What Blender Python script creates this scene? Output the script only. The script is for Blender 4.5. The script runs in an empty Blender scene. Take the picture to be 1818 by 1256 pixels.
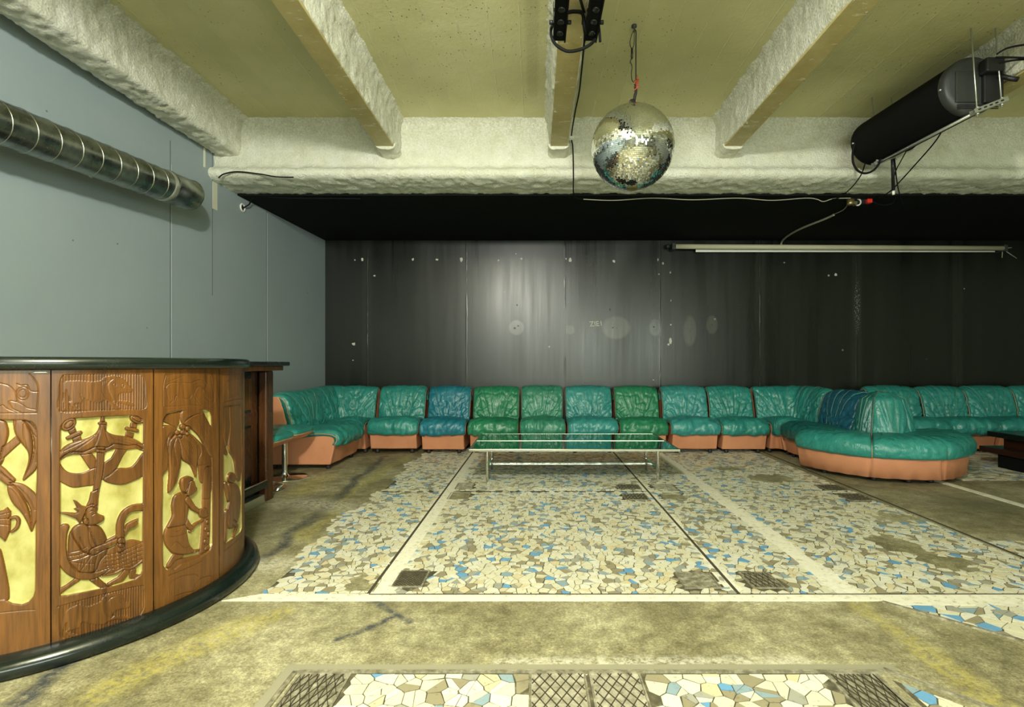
import bpy, math, random
import numpy as np
from mathutils import Vector, Matrix, noise as mnoise

C = bpy.context.scene.collection
PI = math.pi
# ------------------------------------------------------------------ camera
EYE = 1.1
cam = bpy.data.cameras.new('camera')
camo = bpy.data.objects.new('camera', cam); C.objects.link(camo)
camo.location = (0, 0, EYE); camo.rotation_euler = (PI/2, 0, 0)
cam.sensor_width = 36; cam.sensor_fit = 'HORIZONTAL'
cam.lens = 900/1818*36
cam.shift_x = -41/1818; cam.shift_y = 18/1818
cam.clip_start = 0.02; cam.clip_end = 60
bpy.context.scene.camera = camo
# ------------------------------------------------------------------ world, lights, exposure
w = bpy.data.worlds.new('world'); bpy.context.scene.world = w; w.use_nodes = True
w.node_tree.nodes['Background'].inputs[0].default_value = (0.8, 0.9, 0.85, 1)
w.node_tree.nodes['Background'].inputs[1].default_value = 0.012
vs = bpy.context.scene.view_settings
vs.view_transform = 'Standard'; vs.look = 'None'; vs.gamma = 1; vs.use_curve_mapping = False
vs.exposure = 0.0

def light(name, kind, loc, power, color, **k):
    l = bpy.data.lights.new(name, kind); l.energy = power; l.color = color
    for a, b in k.items():
        if a != 'rot': setattr(l, a, b)
    o = bpy.data.objects.new(name, l); C.objects.link(o); o.location = loc
    if 'rot' in k: o.rotation_euler = k['rot']
    o['kind'] = 'helper'
    return o
light('ceiling_lamp_light', 'POINT', (-0.37, -0.05, 2.95), 600, (1.0, 1.0, 0.90), shadow_soft_size=0.11)
light('rear_window_light', 'AREA', (1.9, -4.7, 1.75), 340, (0.90, 1.0, 0.86), shape='RECTANGLE', size=6.6, size_y=1.5, rot=(PI/2, 0, 0))

# ------------------------------------------------------------------ small tools
rng = random.Random(7)
def px(x, y, D):            # a photo pixel at depth D
    return Vector(((x-950)/900*D, D, EYE+(646-y)/900*D))
def pf(x, y, z=0.0):        # a photo pixel on a level z
    D = (EYE-z)*900/(y-646)
    return px(x, y, D)
BASE = {}
def tag(o, label=None, cat=None, group=None, kind=None):
    if label: o['label'] = label
    if cat: o['category'] = cat
    if group: o['group'] = group
    if kind: o['kind'] = kind
    return o
def thing(name, label, cat, loc, group=None):
    o = bpy.data.objects.new(name, None); C.objects.link(o)
    o.location = loc; o.empty_display_size = .1
    BASE[o.name] = Vector(loc)
    return tag(o, label, cat, group)
class MB:
    def __init__(s): s.v = []; s.f = []; s.m = []; s.sm = []
    def add(s, vs, fs, m=0, smooth=False):
        n = len(s.v); s.v += [tuple(v) for v in vs]
        for f in fs:
            s.f.append(tuple(i+n for i in f)); s.m.append(m); s.sm.append(smooth)
        return s
    def box(s, x0, x1, y0, y1, z0, z1, m=0, M=None):
        vs = [(x, y, z) for z in (z0, z1) for x, y in ((x0, y0), (x1, y0), (x1, y1), (x0, y1))]
        if M: vs = [M @ Vector(v) for v in vs]
        return s.add(vs, [(3,2,1,0),(4,5,6,7),(0,1,5,4),(1,2,6,5),(2,3,7,6),(3,0,4,7)], m)
    def prism(s, poly, fn0, fn1, m=0, smooth=False):   # poly 2D -> two 3D caps
        n = len(poly)
        a = [fn0(*p) for p in poly]; b = [fn1(*p) for p in poly]
        s.add(a+b, [tuple(range(n))[::-1], tuple(range(n, 2*n))], m)
        return s.add(a+b, [(i, (i+1) % n, (i+1) % n+n, i+n) for i in range(n)], m, smooth)
    def tube(s, pts, r, n=8, m=0, closed=False, cap=True, smooth=True):
        pts = [Vector(p) for p in pts]; N = len(pts); vs = []; up = None
        for i, p in enumerate(pts):
            if closed: t = pts[(i+1) % N]-pts[i-1]
            else: t = pts[min(i+1, N-1)]-pts[max(i-1, 0)]
            t = t.normalized() if t.length > 1e-9 else Vector((0, 0, 1))
            if up is None:
                up = t.cross(Vector((0, 0, 1)) if abs(t.z) < .9 else Vector((1, 0, 0))).normalized()
            up = (up-t*up.dot(t)).normalized(); sd = t.cross(up)
            rr = r[i] if isinstance(r, (list, tuple)) else r
            for k in range(n):
                a = 2*PI*k/n; vs.append(p+(up*math.cos(a)+sd*math.sin(a))*rr)
        fs = []
        for i in range(N if closed else N-1):
            j = (i+1) % N
            for k in range(n):
                fs.append((i*n+k, i*n+(k+1) % n, j*n+(k+1) % n, j*n+k))
        s.add(vs, fs, m, smooth)
        if cap and not closed:
            s.add(vs[:n], [tuple(range(n))[::-1]], m); s.add(vs[-n:], [tuple(range(n))], m)
        return s
    def lathe(s, prof, c, n=32, m=0, axis='z', a0=0, a1=2*PI, smooth=True):
        full = abs(a1-a0-2*PI) < 1e-6; vs = []; K = n if full else n+1
        for k in range(K):
            a = a0+(a1-a0)*k/n
            for r, z in prof:
                p = (r*math.cos(a), r*math.sin(a), z)
                if axis == 'y': p = (p[0], p[2], p[1])
                vs.append((c[0]+p[0], c[1]+p[1], c[2]+p[2]))
        P = len(prof); fs = []
        for k in range(n):
            j = (k+1) % K
            for i in range(P-1):
                fs.append((k*P+i, j*P+i, j*P+i+1, k*P+i+1))
        return s.add(vs, fs, m, smooth)
    def grid(s, pts, nu, nv, m=0, smooth=True, mats=None, closeu=False):   # pts[v*nu+u]
        fs = []; n = len(s.v); s.v += [tuple(p) for p in pts]
        for v in range(nv-1):
            for u in range(nu if closeu else nu-1):
                u2 = (u+1) % nu
                s.f.append((n+v*nu+u, n+v*nu+u2, n+(v+1)*nu+u2, n+(v+1)*nu+u))
                s.m.append(m if mats is None else mats(u, v)); s.sm.append(smooth)
        return s
    def build(s, name, mats, parent=None, bevel=0, seg=2, recalc=True, subsurf=0, auto=False):
        me = bpy.data.meshes.new(name)
        off = Vector((0, 0, 0))
        if parent is not None: off = BASE.get(parent.name, Vector((0, 0, 0)))
        me.from_pydata([(v[0]-off.x, v[1]-off.y, v[2]-off.z) for v in s.v], [], s.f)
        if not isinstance(mats, (list, tuple)): mats = [mats]
        for m in mats: me.materials.append(m)
        me.polygons.foreach_set('material_index', s.m)
        me.polygons.foreach_set('use_smooth', s.sm)
        me.update()
        if recalc and len(s.f) < 60000:
            import bmesh
            bm = bmesh.new(); bm.from_mesh(me)
            bmesh.ops.remove_doubles(bm, verts=bm.verts, dist=1e-5)
            bmesh.ops.recalc_face_normals(bm, faces=bm.faces)
            bm.to_mesh(me); bm.free()
        o = bpy.data.objects.new(name, me); C.objects.link(o)
        if parent is not None:
            o.parent = parent; BASE[o.name] = off
        if bevel:
            b = o.modifiers.new('b', 'BEVEL'); b.width = bevel; b.segments = seg; b.limit_method = 'ANGLE'; b.angle_limit = .6
        if subsurf:
            b = o.modifiers.new('s', 'SUBSURF'); b.levels = subsurf; b.render_levels = subsurf
        return o
def smooth_path(pts, n=8, closed=False):
    P = [Vector(p) for p in pts]; out = []; N = len(P)
    for i in range(N if closed else N-1):
        if closed: a, b, c, d = P[i-1], P[i], P[(i+1) % N], P[(i+2) % N]
        else: a, b, c, d = P[max(i-1, 0)], P[i], P[i+1], P[min(i+2, N-1)]
        for k in range(n):
            t = k/n
            out.append(.5*((2*b)+(c-a)*t+(2*a-5*b+4*c-d)*t*t+(3*b-a-3*c+d)*t**3))
    if not closed: out.append(P[-1])
    return out
# numpy value noise
_T = np.random.RandomState(3).rand(256, 256)
def vn(x, y):
    x = np.asarray(x, float); y = np.asarray(y, float)
    xi = np.floor(x).astype(int); yi = np.floor(y).astype(int); fx = x-xi; fy = y-yi
    fx = fx*fx*(3-2*fx); fy = fy*fy*(3-2*fy)
    g = lambda i, j: _T[(xi+i) % 256, (yi+j) % 256]
    return (g(0,0)*(1-fx)+g(1,0)*fx)*(1-fy)+(g(0,1)*(1-fx)+g(1,1)*fx)*fy
def fbm(x, y, o=4):
    s = 0; a = .5; 
    for i in range(o):
        s = s+a*vn(x*2**i+17*i, y*2**i+5*i); a *= .5
    return s

# ------------------------------------------------------------------ materials
class N:
    """small node builder"""
    def __init__(s, name, rough=.5, color=(.5,.5,.5), metal=0, spec=.5):
        s.mat = bpy.data.materials.new(name); s.mat.use_nodes = True
        s.t = s.mat.node_tree; s.b = s.t.nodes['Principled BSDF']
        s.set('Base Color', (*color, 1)); s.set('Roughness', rough); s.set('Metallic', metal)
        s.set('Specular IOR Level', spec)
        g = s.node('ShaderNodeNewGeometry'); s.pos = g.outputs['Position']
        sp = s.node('ShaderNodeSeparateXYZ'); s.link(s.pos, sp.inputs[0])
        s.x, s.y, s.z = sp.outputs
    def node(s, t, **k):
        n = s.t.nodes.new(t)
        for a, b in k.items(): setattr(n, a, b)
        return n
    def link(s, a, b): s.t.links.new(a, b)
    def put(s, v, i):
        if hasattr(v, 'is_output') or isinstance(v, bpy.types.NodeSocket): s.link(v, i)
        else:
            if i.type == 'RGBA' and len(v) == 3: v = (*v, 1)
            i.default_value = v
    def set(s, n, v): s.put(v, s.b.inputs[n])
    def m(s, op, a, b=0.0, c=0.0, clamp=False):
        n = s.node('ShaderNodeMath', operation=op); n.use_clamp = clamp
        s.put(a, n.inputs[0]); s.put(b, n.inputs[1]); s.put(c, n.inputs[2]); return n.outputs[0]
    def vec(s, x, y, z):
        n = s.node('ShaderNodeCombineXYZ'); s.put(x, n.inputs[0]); s.put(y, n.inputs[1]); s.put(z, n.inputs[2]); return n.outputs[0]
    def mapv(s, scale=(1,1,1), v=None, rot=(0,0,0)):
        n = s.node('ShaderNodeMapping'); s.link(v or s.pos, n.inputs[0]); n.inputs['Scale'].default_value = scale; n.inputs['Rotation'].default_value = rot; return n.outputs[0]
    def noise(s, scale=5, detail=4, v=None, rough=.55, dist=0):
        n = s.node('ShaderNodeTexNoise'); s.link(v or s.pos, n.inputs['Vector'])
        n.inputs['Scale'].default_value = scale; n.inputs['Detail'].default_value = detail
        n.inputs['Roughness'].default_value = rough; n.inputs['Distortion'].default_value = dist
        return n.outputs[0]
    def vor(s, scale=5, v=None, feature='F1', out='Distance'):
        n = s.node('ShaderNodeTexVoronoi', feature=feature); s.link(v or s.pos, n.inputs['Vector']); n.inputs['Scale'].default_value = scale
        return n.outputs[out]
    def ramp(s, f, stops, interp='LINEAR'):
        n = s.node('ShaderNodeValToRGB'); n.color_ramp.interpolation = interp
        e = n.color_ramp.elements
        while len(e) < len(stops): e.new(.5)
        for i, (p, c) in enumerate(stops):
            e[i].position = p; e[i].color = (*c, 1) if len(c) == 3 else c
        s.link(f, n.inputs[0]); return n.outputs[0]
    def range(s, f, a, b, c=0.0, d=1.0):
        n = s.node('ShaderNodeMapRange'); s.link(f, n.inputs[0])
        for i, v in zip((1,2,3,4), (a,b,c,d)): n.inputs[i].default_value = v
        return n.outputs[0]
    def mix(s, f, a, b, mode='MIX'):
        n = s.node('ShaderNodeMix', data_type='RGBA', blend_type=mode)
        s.put(f, n.inputs[0]); s.put(a, n.inputs[6]); s.put(b, n.inputs[7]); return n.outputs[2]
    def bump(s, h, strength=.5, dist=.01, prev=None):
        n = s.node('ShaderNodeBump'); n.inputs['Strength'].default_value = strength; n.inputs['Distance'].default_value = dist
        s.link(h, n.inputs['Height'])
        if prev: s.link(prev, n.inputs['Normal'])
        s.link(n.outputs[0], s.b.inputs['Normal']); return n.outputs[0]
    def seg(s, x, y, ax, ay, bx, by, w, soft):      # soft mask around a segment
        dx, dy = bx-ax, by-ay; L = dx*dx+dy*dy
        px_ = s.m('SUBTRACT', x, ax); py_ = s.m('SUBTRACT', y, ay)
        t = s.m('DIVIDE', s.m('ADD', s.m('MULTIPLY', px_, dx), s.m('MULTIPLY', py_, dy)), L, clamp=True)
        ex = s.m('SUBTRACT', px_, s.m('MULTIPLY', t, dx)); ey = s.m('SUBTRACT', py_, s.m('MULTIPLY', t, dy))
        d = s.m('SQRT', s.m('ADD', s.m('MULTIPLY', ex, ex), s.m('MULTIPLY', ey, ey)))
        return s.range(d, w, w+soft, 1, 0)
    def ell(s, x, y, cx, cy, rx, ry, soft=.15):
        ex = s.m('DIVIDE', s.m('SUBTRACT', x, cx), rx); ey = s.m('DIVIDE', s.m('SUBTRACT', y, cy), ry)
        d = s.m('SQRT', s.m('ADD', s.m('MULTIPLY', ex, ex), s.m('MULTIPLY', ey, ey)))
        return s.range(d, 1-soft, 1+soft, 1, 0)
    def orr(s, *a):
        r = a[0]
        for b in a[1:]: r = s.m('MAXIMUM', r, b)
        return r
def simple(name, color, rough=.5, metal=0, spec=.5):
    return N(name, rough, color, metal, spec).mat

def mat_concrete_floor():
    n = N('floor_concrete', .62)
    base = n.ramp(n.noise(1.3, 8, rough=.65), [(.3, (.15,.14,.075)), (.48, (.30,.28,.175)), (.66, (.52,.50,.36))])
    fine = n.ramp(n.noise(90, 10, rough=.95), [(.38, (.16,.14,.08)), (.5, (.8,.78,.7)), (.62, (1.7,1.7,1.6))])
    mid = n.ramp(n.noise(13, 9, rough=.8), [(.36, (.45,.42,.33)), (.5, (.95,.94,.9)), (.64, (1.6,1.6,1.55))])
    c = n.mix(.9, base, fine, 'MULTIPLY'); c = n.mix(.75, c, mid, 'MULTIPLY')
    wx = n.m('ADD', n.x, n.m('MULTIPLY', n.m('SUBTRACT', n.noise(2.5, 3), .5), .25))
    wy = n.y
    brk = n.range(n.noise(30, 5, rough=.8), .42, .58)
    # worn yellow road paint
    yl = n.orr(n.seg(wx, wy, -1.50,5.9, -1.60,4.2, .03,.06), n.seg(wx, wy, -1.60,4.2, -1.47,3.2, .04,.06),
               n.seg(wx, wy, -1.22,2.15, -1.48,1.70, .04,.06), n.seg(wx, wy, -2.05,4.9, -2.0,4.3, .03,.12), n.seg(wx, wy, -1.28,1.95, -1.12,2.25, .03,.05),
               n.seg(wx, wy, 1.48,2.32, 1.52,1.55, .03,.04))
    c = n.mix(n.m('MULTIPLY', yl, n.m('MULTIPLY', brk, .5)), c, (.55,.47,.09))
    bl = n.orr(n.seg(wx, wy, -1.80,6.0, -1.66,4.6, .015,.05), n.seg(wx, wy, -1.66,4.6, -1.58,3.6, .02,.06), n.seg(wx, wy, -1.58,3.6, -1.54,2.75, .015,.04),
               n.seg(wx, wy, -1.72,1.95, -1.66,1.55, .02,.04), n.seg(wx, wy, -.747,2.34, -.53,2.157, .008,.02), n.seg(wx, wy, -.62,2.22, -.79,2.02, .006,.02))
    c = n.mix(n.m('MULTIPLY', bl, n.m('ADD', n.m('MULTIPLY', brk, .6), .35)), c, (.03,.04,.06))
    ww = n.orr(n.seg(wx, wy, -1.75,2.75, -1.42,2.78, .03,.12), n.seg(wx, wy, -.1,1.86, 1.0,1.87, .01,.05), n.seg(wx, wy, -1.85,4.0, -1.5,3.9, .03,.2))
    c = n.mix(n.m('MULTIPLY', ww, n.m('MULTIPLY', brk, .7)), c, (.72,.70,.58))
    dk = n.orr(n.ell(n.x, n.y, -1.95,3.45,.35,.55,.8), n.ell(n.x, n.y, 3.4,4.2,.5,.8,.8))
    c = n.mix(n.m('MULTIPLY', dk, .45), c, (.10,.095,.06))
    n.set('Base Color', c)
    n.set('Roughness', n.range(n.noise(3, 4), .3, .7, .42, .75))
    b = n.bump(n.noise(60, 6, rough=.7), .35, .006)
    n.bump(n.noise(5, 4), .3, .02, b)
    return n.mat
def mat_whitewash():
    n = N('whitewash', .7)
    f = n.noise(26, 7, rough=.8)
    n.set('Base Color', n.ramp(f, [(.30, (.16,.13,.07)), (.38, (.5,.45,.3)), (.44, (.78,.75,.60)), (.7, (.88,.86,.74))]))
    n.bump(f, .4, .004); return n.mat
def mat_tile(name, col):
    n = N(name, .33)
    f = n.noise(9, 6, rough=.7)
    g = n.noise(55, 3)
    c = n.mix(n.range(f, .55, .75, 0, .55), col, tuple(a*.55 for a in col))
    c = n.mix(n.range(g, .62, .7, 0, .5), c, (.13,.11,.07))
    n.set('Base Color', c); n.set('Roughness', n.range(f, .3, .7, .22, .5)); return n.mat
def mat_grout():
    n = N('grout', .85)
    n.set('Base Color', n.ramp(n.noise(25, 5), [(.3, (.035,.03,.018)), (.6, (.12,.105,.06)), (.75, (.35,.32,.22))])); return n.mat
def mat_steel_plate(a=(.10,.09,.055), b_=(.28,.26,.18), c_=(.5,.47,.36)):
    n = N('cast_iron_cover', .5, metal=.25)
    f = n.noise(30, 5, rough=.7)
    n.set('Base Color', n.ramp(f, [(.3, a), (.5, b_), (.68, c_)])); n.bump(f, .3, .004); return n.mat
def mat_slab():
    n = N('board_marked_concrete', .6)
    x = n.m('ADD', n.x, n.m('MULTIPLY', n.m('SUBTRACT', n.noise(1.5, 3), .5), .03))
    fr = n.m('FRACT', n.m('DIVIDE', x, .215))
    d = n.m('ABSOLUTE', n.m('SUBTRACT', fr, .5))
    dash = n.range(n.noise(14, 5, v=n.mapv((.6,1,1)), rough=.7), .42, .55)
    line = n.m('MULTIPLY', n.range(d, .03, .012), dash)
    cell = n.m('FLOOR', n.m('ADD', n.m('DIVIDE', x, .215), .5))
    wn = n.node('ShaderNodeTexWhiteNoise', noise_dimensions='1D'); n.link(cell, wn.inputs['W'])
    c = n.ramp(n.noise(.9, 5), [(.3, (.46,.44,.215)), (.55, (.60,.575,.31)), (.75, (.70,.68,.43))])
    c = n.mix(n.m('MULTIPLY', wn.outputs[0], .22), c, (.36,.35,.2))
    c = n.mix(n.m('MULTIPLY', line, .45), c, (.72,.69,.48))
    pit = n.m('MULTIPLY', n.range(n.vor(27, n.mapv((1.3,.7,1))), .16, .08), n.range(n.noise(2.2, 4), .50, .58))
    c = n.mix(n.m('MULTIPLY', pit, .8), c, (.05,.04,.015))
    st = n.seg(n.x, n.y, -.02,2.9, -.02,4.4, .03,.03)
    c = n.mix(n.m('MULTIPLY', st, .25), c, (.2,.18,.08))
    n.set('Base Color', c)
    h = n.m('SUBTRACT', n.m('ADD', line, n.m('MULTIPLY', n.noise(38, 6, rough=.75), 1.2)), pit)
    b = n.bump(h, .6, .006); n.bump(n.noise(5, 4), .35, .02, b)
    return n.mat
def mat_spray():
    n = N('sprayed_fireproofing', .92, spec=.15)
    f = n.noise(70, 7, rough=.85); g = n.noise(6, 5, rough=.7)
    c = n.ramp(g, [(.3, (.78,.78,.60)), (.5, (.88,.885,.73)), (.7, (.94,.945,.83))])
    # speckled shade painted into the upper part of the coat
    shade_or_dust = n.m('MULTIPLY', n.range(n.z, 2.95, 3.42), n.range(n.noise(55, 8, rough=.95), .44, .54))
    c = n.mix(n.m('MULTIPLY', shade_or_dust, .42), c, (.20,.18,.10))
    c = n.mix(n.range(f, .33, .44, .6, 0), c, (.28,.26,.15))
    n.set('Base Color', c)
    n.bump(n.m('ADD', f, n.m('MULTIPLY', n.vor(60), .6)), .9, .014); return n.mat
def mat_soffit():
    n = N('painted_soffit', .5)
    c = n.ramp(n.noise(4, 6, rough=.7), [(.3, (.38,.30,.11)), (.6, (.50,.43,.20)), (.72, (.58,.53,.3))])
    sc = n.range(n.noise(13, 6, v=n.mapv((.5,1.4,1), rot=(0,0,.5)), rough=.7), .60, .63)
    c = n.mix(n.m('MULTIPLY', sc, .7), c, (.74,.72,.58)); n.set('Base Color', c)
    n.bump(n.noise(30, 4), .25, .004); return n.mat
def mat_blue_wall():
    n = N('blue_grey_paint', .55, spec=.3)
    c = n.ramp(n.noise(.8, 6), [(.3, (.255,.310,.325)), (.7, (.295,.350,.36))])
    sm = n.range(n.noise(5, 6, v=n.mapv((1,1,.6)), rough=.8), .66, .74, 0, .35)
    c = n.mix(sm, c, (.32,.36,.36))
    dots = n.range(n.vor(3.3, n.mapv((1,1,1.1))), .035, .02)
    c = n.mix(n.m('MULTIPLY', dots, .7), c, (.05,.05,.05))
    n.set('Base Color', c); n.bump(n.noise(90, 3), .12, .002); return n.mat
def mat_black_wall():
    n = N('black_gloss_wall_paint', .4, spec=.6)
    st = n.noise(3.2, 5, v=n.mapv((1,1,.05)), rough=.6); st2 = n.noise(16, 4, v=n.mapv((1,1,.04)))
    big = n.noise(.8, 3)
    c = n.ramp(st, [(.3, (.0025,.004,.002)), (.6, (.005,.0075,.004)), (.8, (.010,.014,.008))])
    X = lambda p: (p-950)/900*7.1
    Z = lambda p: EYE+(646-p)/900*7.1
    pt = n.orr(*[n.ell(n.x, n.z, X(a), Z(b), r/900*7.1, q/900*7.1, .12) for a, b, r, q in
                 ((917,582,13,13),(1094,582,24,20),(1163,582,10,15),(1225,588,11,26),(1264,577,10,16),(1012,586,8,8))])
    pt2 = n.orr(*[n.ell(n.x, n.z, X(a), Z(b), r/900*7.1, q/900*7.1, .2) for a, b, r, q in ((741,582,11,10),(683,580,9,12),(738,533,9,8))])
    rgh = n.m('ADD', n.range(st, .3, .7, .24, .38), n.m('MULTIPLY', n.m('SUBTRACT', st2, .5), .12))
    c = n.mix(n.m('MULTIPLY', pt, .5), c, (.085,.095,.07)); c = n.mix(n.m('MULTIPLY', pt2, .6), c, (.008,.01,.008))
    # taped board joints
    jd = None
    for p in (652, 828, 1003, 1172, 1350, 1521, 1700):
        a = n.m('ABSOLUTE', n.m('SUBTRACT', n.x, X(p)))
        jd = a if jd is None else n.m('MINIMUM', jd, a)
    wob = n.m('ADD', jd, n.m('MULTIPLY', n.m('SUBTRACT', n.noise(6, 5), .5), .03))
    jl = n.m('MULTIPLY', n.range(wob, .012, .004), n.range(n.noise(3, 3), .4, .6))
    c = n.mix(n.m('MULTIPLY', n.range(jd, .09, .05), .35), c, (.026,.031,.023))
    c = n.mix(n.m('MULTIPLY', jl, .8), c, (.006,.006,.005))
    # white scuff along one joint, chips where posters hung
    sc = n.m('MULTIPLY', n.ell(n.x, n.z, X(1522), Z(545), .035, .30, .5), n.range(n.noise(60, 4), .55, .6))
    ch = n.m('MULTIPLY', n.range(n.vor(2.7, n.mapv((1,1,1))), .045, .03), n.range(n.noise(3), .5, .6))
    c = n.mix(n.m('MULTIPLY', n.orr(sc, ch), .7), c, (.45,.46,.42))
    n.set('Base Color', c)
    n.set('Roughness', n.m('SUBTRACT', rgh, n.m('MULTIPLY', pt, .03)))
    b = n.bump(st2, .12, .003); b = n.bump(jl, .4, .004, b); n.bump(n.noise(120, 3), .12, .002, b); return n.mat
def mat_black_ceiling():
    n = N('matt_black_ceiling_paint', .85, (.006,.0065,.006), spec=.2); n.bump(n.noise(25, 5), .3, .004); return n.mat
def mat_leather(name, col):
    n = N(name, .36, spec=.65)
    tc = n.pos
    f = n.noise(3.0, 5, rough=.6)
    c = n.mix(n.range(f, .35, .7, 0, .7), col, tuple(min(1, a*1.45+.012) for a in col))
    n.set('Base Color', c)
    n.set('Roughness', n.range(n.noise(5, 4), .3, .7, .30, .44))
    wr = n.noise(6.5, 3, rough=.5, dist=1.8)
    rid = n.m('ABSOLUTE', n.m('SUBTRACT', wr, .5))
    b = n.bump(n.range(rid, 0, .07), .16, .010)
    b = n.bump(n.noise(10, 2, v=n.mapv((1.4,1.2,.5)), dist=1.2), .34, .022, b)
    n.bump(n.vor(230), .06, .001, b); return n.mat
def mat_pink():
    n = N('salmon_vinyl', .5, spec=.35)
    n.set('Base Color', n.mix(n.range(n.noise(3, 4), .35, .7), (.63,.275,.145), (.56,.23,.12)))
    b = n.bump(n.noise(4, 3, v=n.mapv((1,1,.5)), dist=.6), .35, .02); n.bump(n.noise(120, 2), .1, .001, b); return n.mat
def mat_wood(name, a, b, rough=.33, gilt=False):
    n = N(name, rough, spec=.5)
    f = n.noise(7, 6, v=n.mapv((4,4,.35)), rough=.65, dist=.8)
    g = n.noise(60, 3, v=n.mapv((2.5,2.5,.12)))
    h = n.noise(2.2, 3, v=n.mapv((1,1,.5)))
    c = n.ramp(f, [(.3, a), (.68, b)])
    c = n.mix(n.range(g, .45, .65, 0, .5), c, tuple(v*.35 for v in a))
    c = n.mix(n.range(h, .4, .7, 0, .45), c, tuple(v*1.5 for v in b))
    if gilt:      # painted yellow ground between the carved forms
        at = n.node('ShaderNodeAttribute', attribute_name='ground'); gm = n.range(at.outputs['Fac'], .47, .53)
        gf = n.noise(12, 5, v=n.mapv((1,1,.7)))
        c = n.mix(gm, c, n.ramp(gf, [(.3, (.26,.22,.045)), (.5, (.41,.375,.12)), (.7, (.52,.49,.20))]))
    n.set('Base Color', c); n.set('Roughness', n.range(h, .3, .7, rough-.07, rough+.12)); n.bump(g, .15, .002); return n.mat
def mat_gold():
    n = N('yellow_gold_paint', .45, spec=.5)
    f = n.noise(12, 5, v=n.mapv((1,1,.7)))
    n.set('Base Color', n.ramp(f, [(.3, (.33,.27,.06)), (.5, (.47,.42,.14)), (.7, (.56,.52,.22))])); n.bump(f, .25, .003); return n.mat
def mat_gloss_black():
    n = N('glossy_black_lacquer', .2, (.006,.011,.009), spec=.6)
    n.set('Roughness', n.range(n.noise(4, 6, rough=.8), .3, .7, .10, .36))
    ch = n.range(n.noise(22, 5, rough=.8), .70, .72); n.set('Base Color', n.mix(n.m('MULTIPLY', ch, .6), (.006,.011,.009), (.2,.17,.1))); n.bump(n.noise(9, 4), .12, .004); return n.mat
def mat_galv():
    n = N('galvanised_steel', .28, metal=.95)
    f = n.vor(13, n.mapv((1,1,1)), out='Color'); g = n.noise(5, 6, rough=.7)
    n.set('Base Color', n.ramp(g, [(.3, (.14,.16,.14)), (.55, (.33,.36,.33)), (.75, (.55,.56,.5))]))
    n.set('Roughness', n.range(g, .3, .7, .2, .42)); n.bump(n.noise(3, 2, v=n.mapv((1,.3,1))), .2, .02); return n.mat

M = {}
M['floor'] = mat_concrete_floor(); M['white'] = mat_whitewash(); M['grout'] = mat_grout(); M['plate'] = mat_steel_plate()
tiles = [('cream', (.70,.67,.49)), ('pale', (.74,.725,.60)), ('sand', (.66,.58,.36)), ('taupe', (.31,.275,.175)), ('grey', (.36,.36,.30)), ('blue', (.15,.35,.58)), ('pale_blue', (.27,.37,.42))]
TM = [mat_tile('tile_'+a, b) for a, b in tiles]
M['plate2'] = mat_steel_plate((.22,.20,.13), (.42,.39,.29), (.60,.57,.45)); M['slab'] = mat_slab(); M['spray'] = mat_spray(); M['soffit'] = mat_soffit(); M['bluewall'] = mat_blue_wall(); M['blackwall'] = mat_black_wall(); M['blackceil'] = mat_black_ceiling()
L = {k: mat_leather('leather_'+k, c) for k, c in dict(teal=(.020,.205,.175), blue=(.010,.150,.205), green=(.016,.180,.085), sage=(.030,.200,.125), aqua=(.030,.225,.210), dark=(.006,.100,.090), navy=(.006,.085,.135)).items()}
M['pink'] = mat_pink(); M['piping'] = simple('tan_piping', (.50,.27,.15), .5); M['thread'] = simple('leather_seam', (.12,.26,.19), .5)
M['wood'] = mat_wood('carved_hardwood', (.048,.018,.004), (.180,.072,.013), .32); M['carving'] = mat_wood('carved_painted_wood', (.048,.018,.004), (.180,.072,.013), .32, True); M['dwood'] = mat_wood('dark_stained_wood', (.035,.012,.004), (.10,.035,.01), .25)
M['darkwood'] = mat_wood('red_black_wood', (.012,.004,.002), (.03,.009,.004), .3); M['gold'] = mat_gold(); M['lacq'] = mat_gloss_black(); M['galv'] = mat_galv()
M['chrome'] = simple('chrome', (.78,.78,.74), .07, 1); M['brushed'] = simple('brushed_steel', (.42,.42,.34), .3, 1)
M['mirror'] = simple('mirror_glass', (.92,.94,.92), .03, 1); M['black'] = simple('black_plastic', (.010,.010,.010), .45)
M['grille'] = simple('black_grille', (.0035,.0035,.0035), .8, 0, .15); M['dgrey2'] = simple('grey_green_panel', (.028,.032,.028), .4); M['dgrey'] = simple('dark_grey_metal', (.035,.037,.035), .5)
M['cable'] = simple('black_cable', (.004,.004,.004), .75, 0, .2); M['wcable'] = simple('pale_cable', (.35,.34,.25), .6)
M['zinc'] = simple('zinc_strut', (.55,.57,.50), .35, .8); M['rope'] = simple('red_string', (.45,.07,.03), .8); M['brass'] = simple('tarnished_brass', (.38,.30,.13), .4, .8)
M['ivory'] = simple('ivory_tube', (.56,.53,.36), .5); M['wplast'] = simple('white_plastic', (.8,.8,.75), .4); M['red'] = simple('red_plastic', (.7,.03,.015), .4)
M['rubber'] = simple('black_rubber', (.012,.012,.012), .6); M['bead'] = simple('pale_filler', (.62,.62,.48), .8)
M['lens'] = simple('smoked_lens', (.02,.022,.02), .15)
g = N('dark_glass', .02, (.24,.36,.28), 1.0, 1.0); g.set('IOR', 2.1); M['glass'] = g.mat
M['glue'] = simple('ball_glue', (.33,.35,.32), .5); M['rearwall'] = simple('pale_plaster', (.36,.37,.31), .8)

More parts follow.
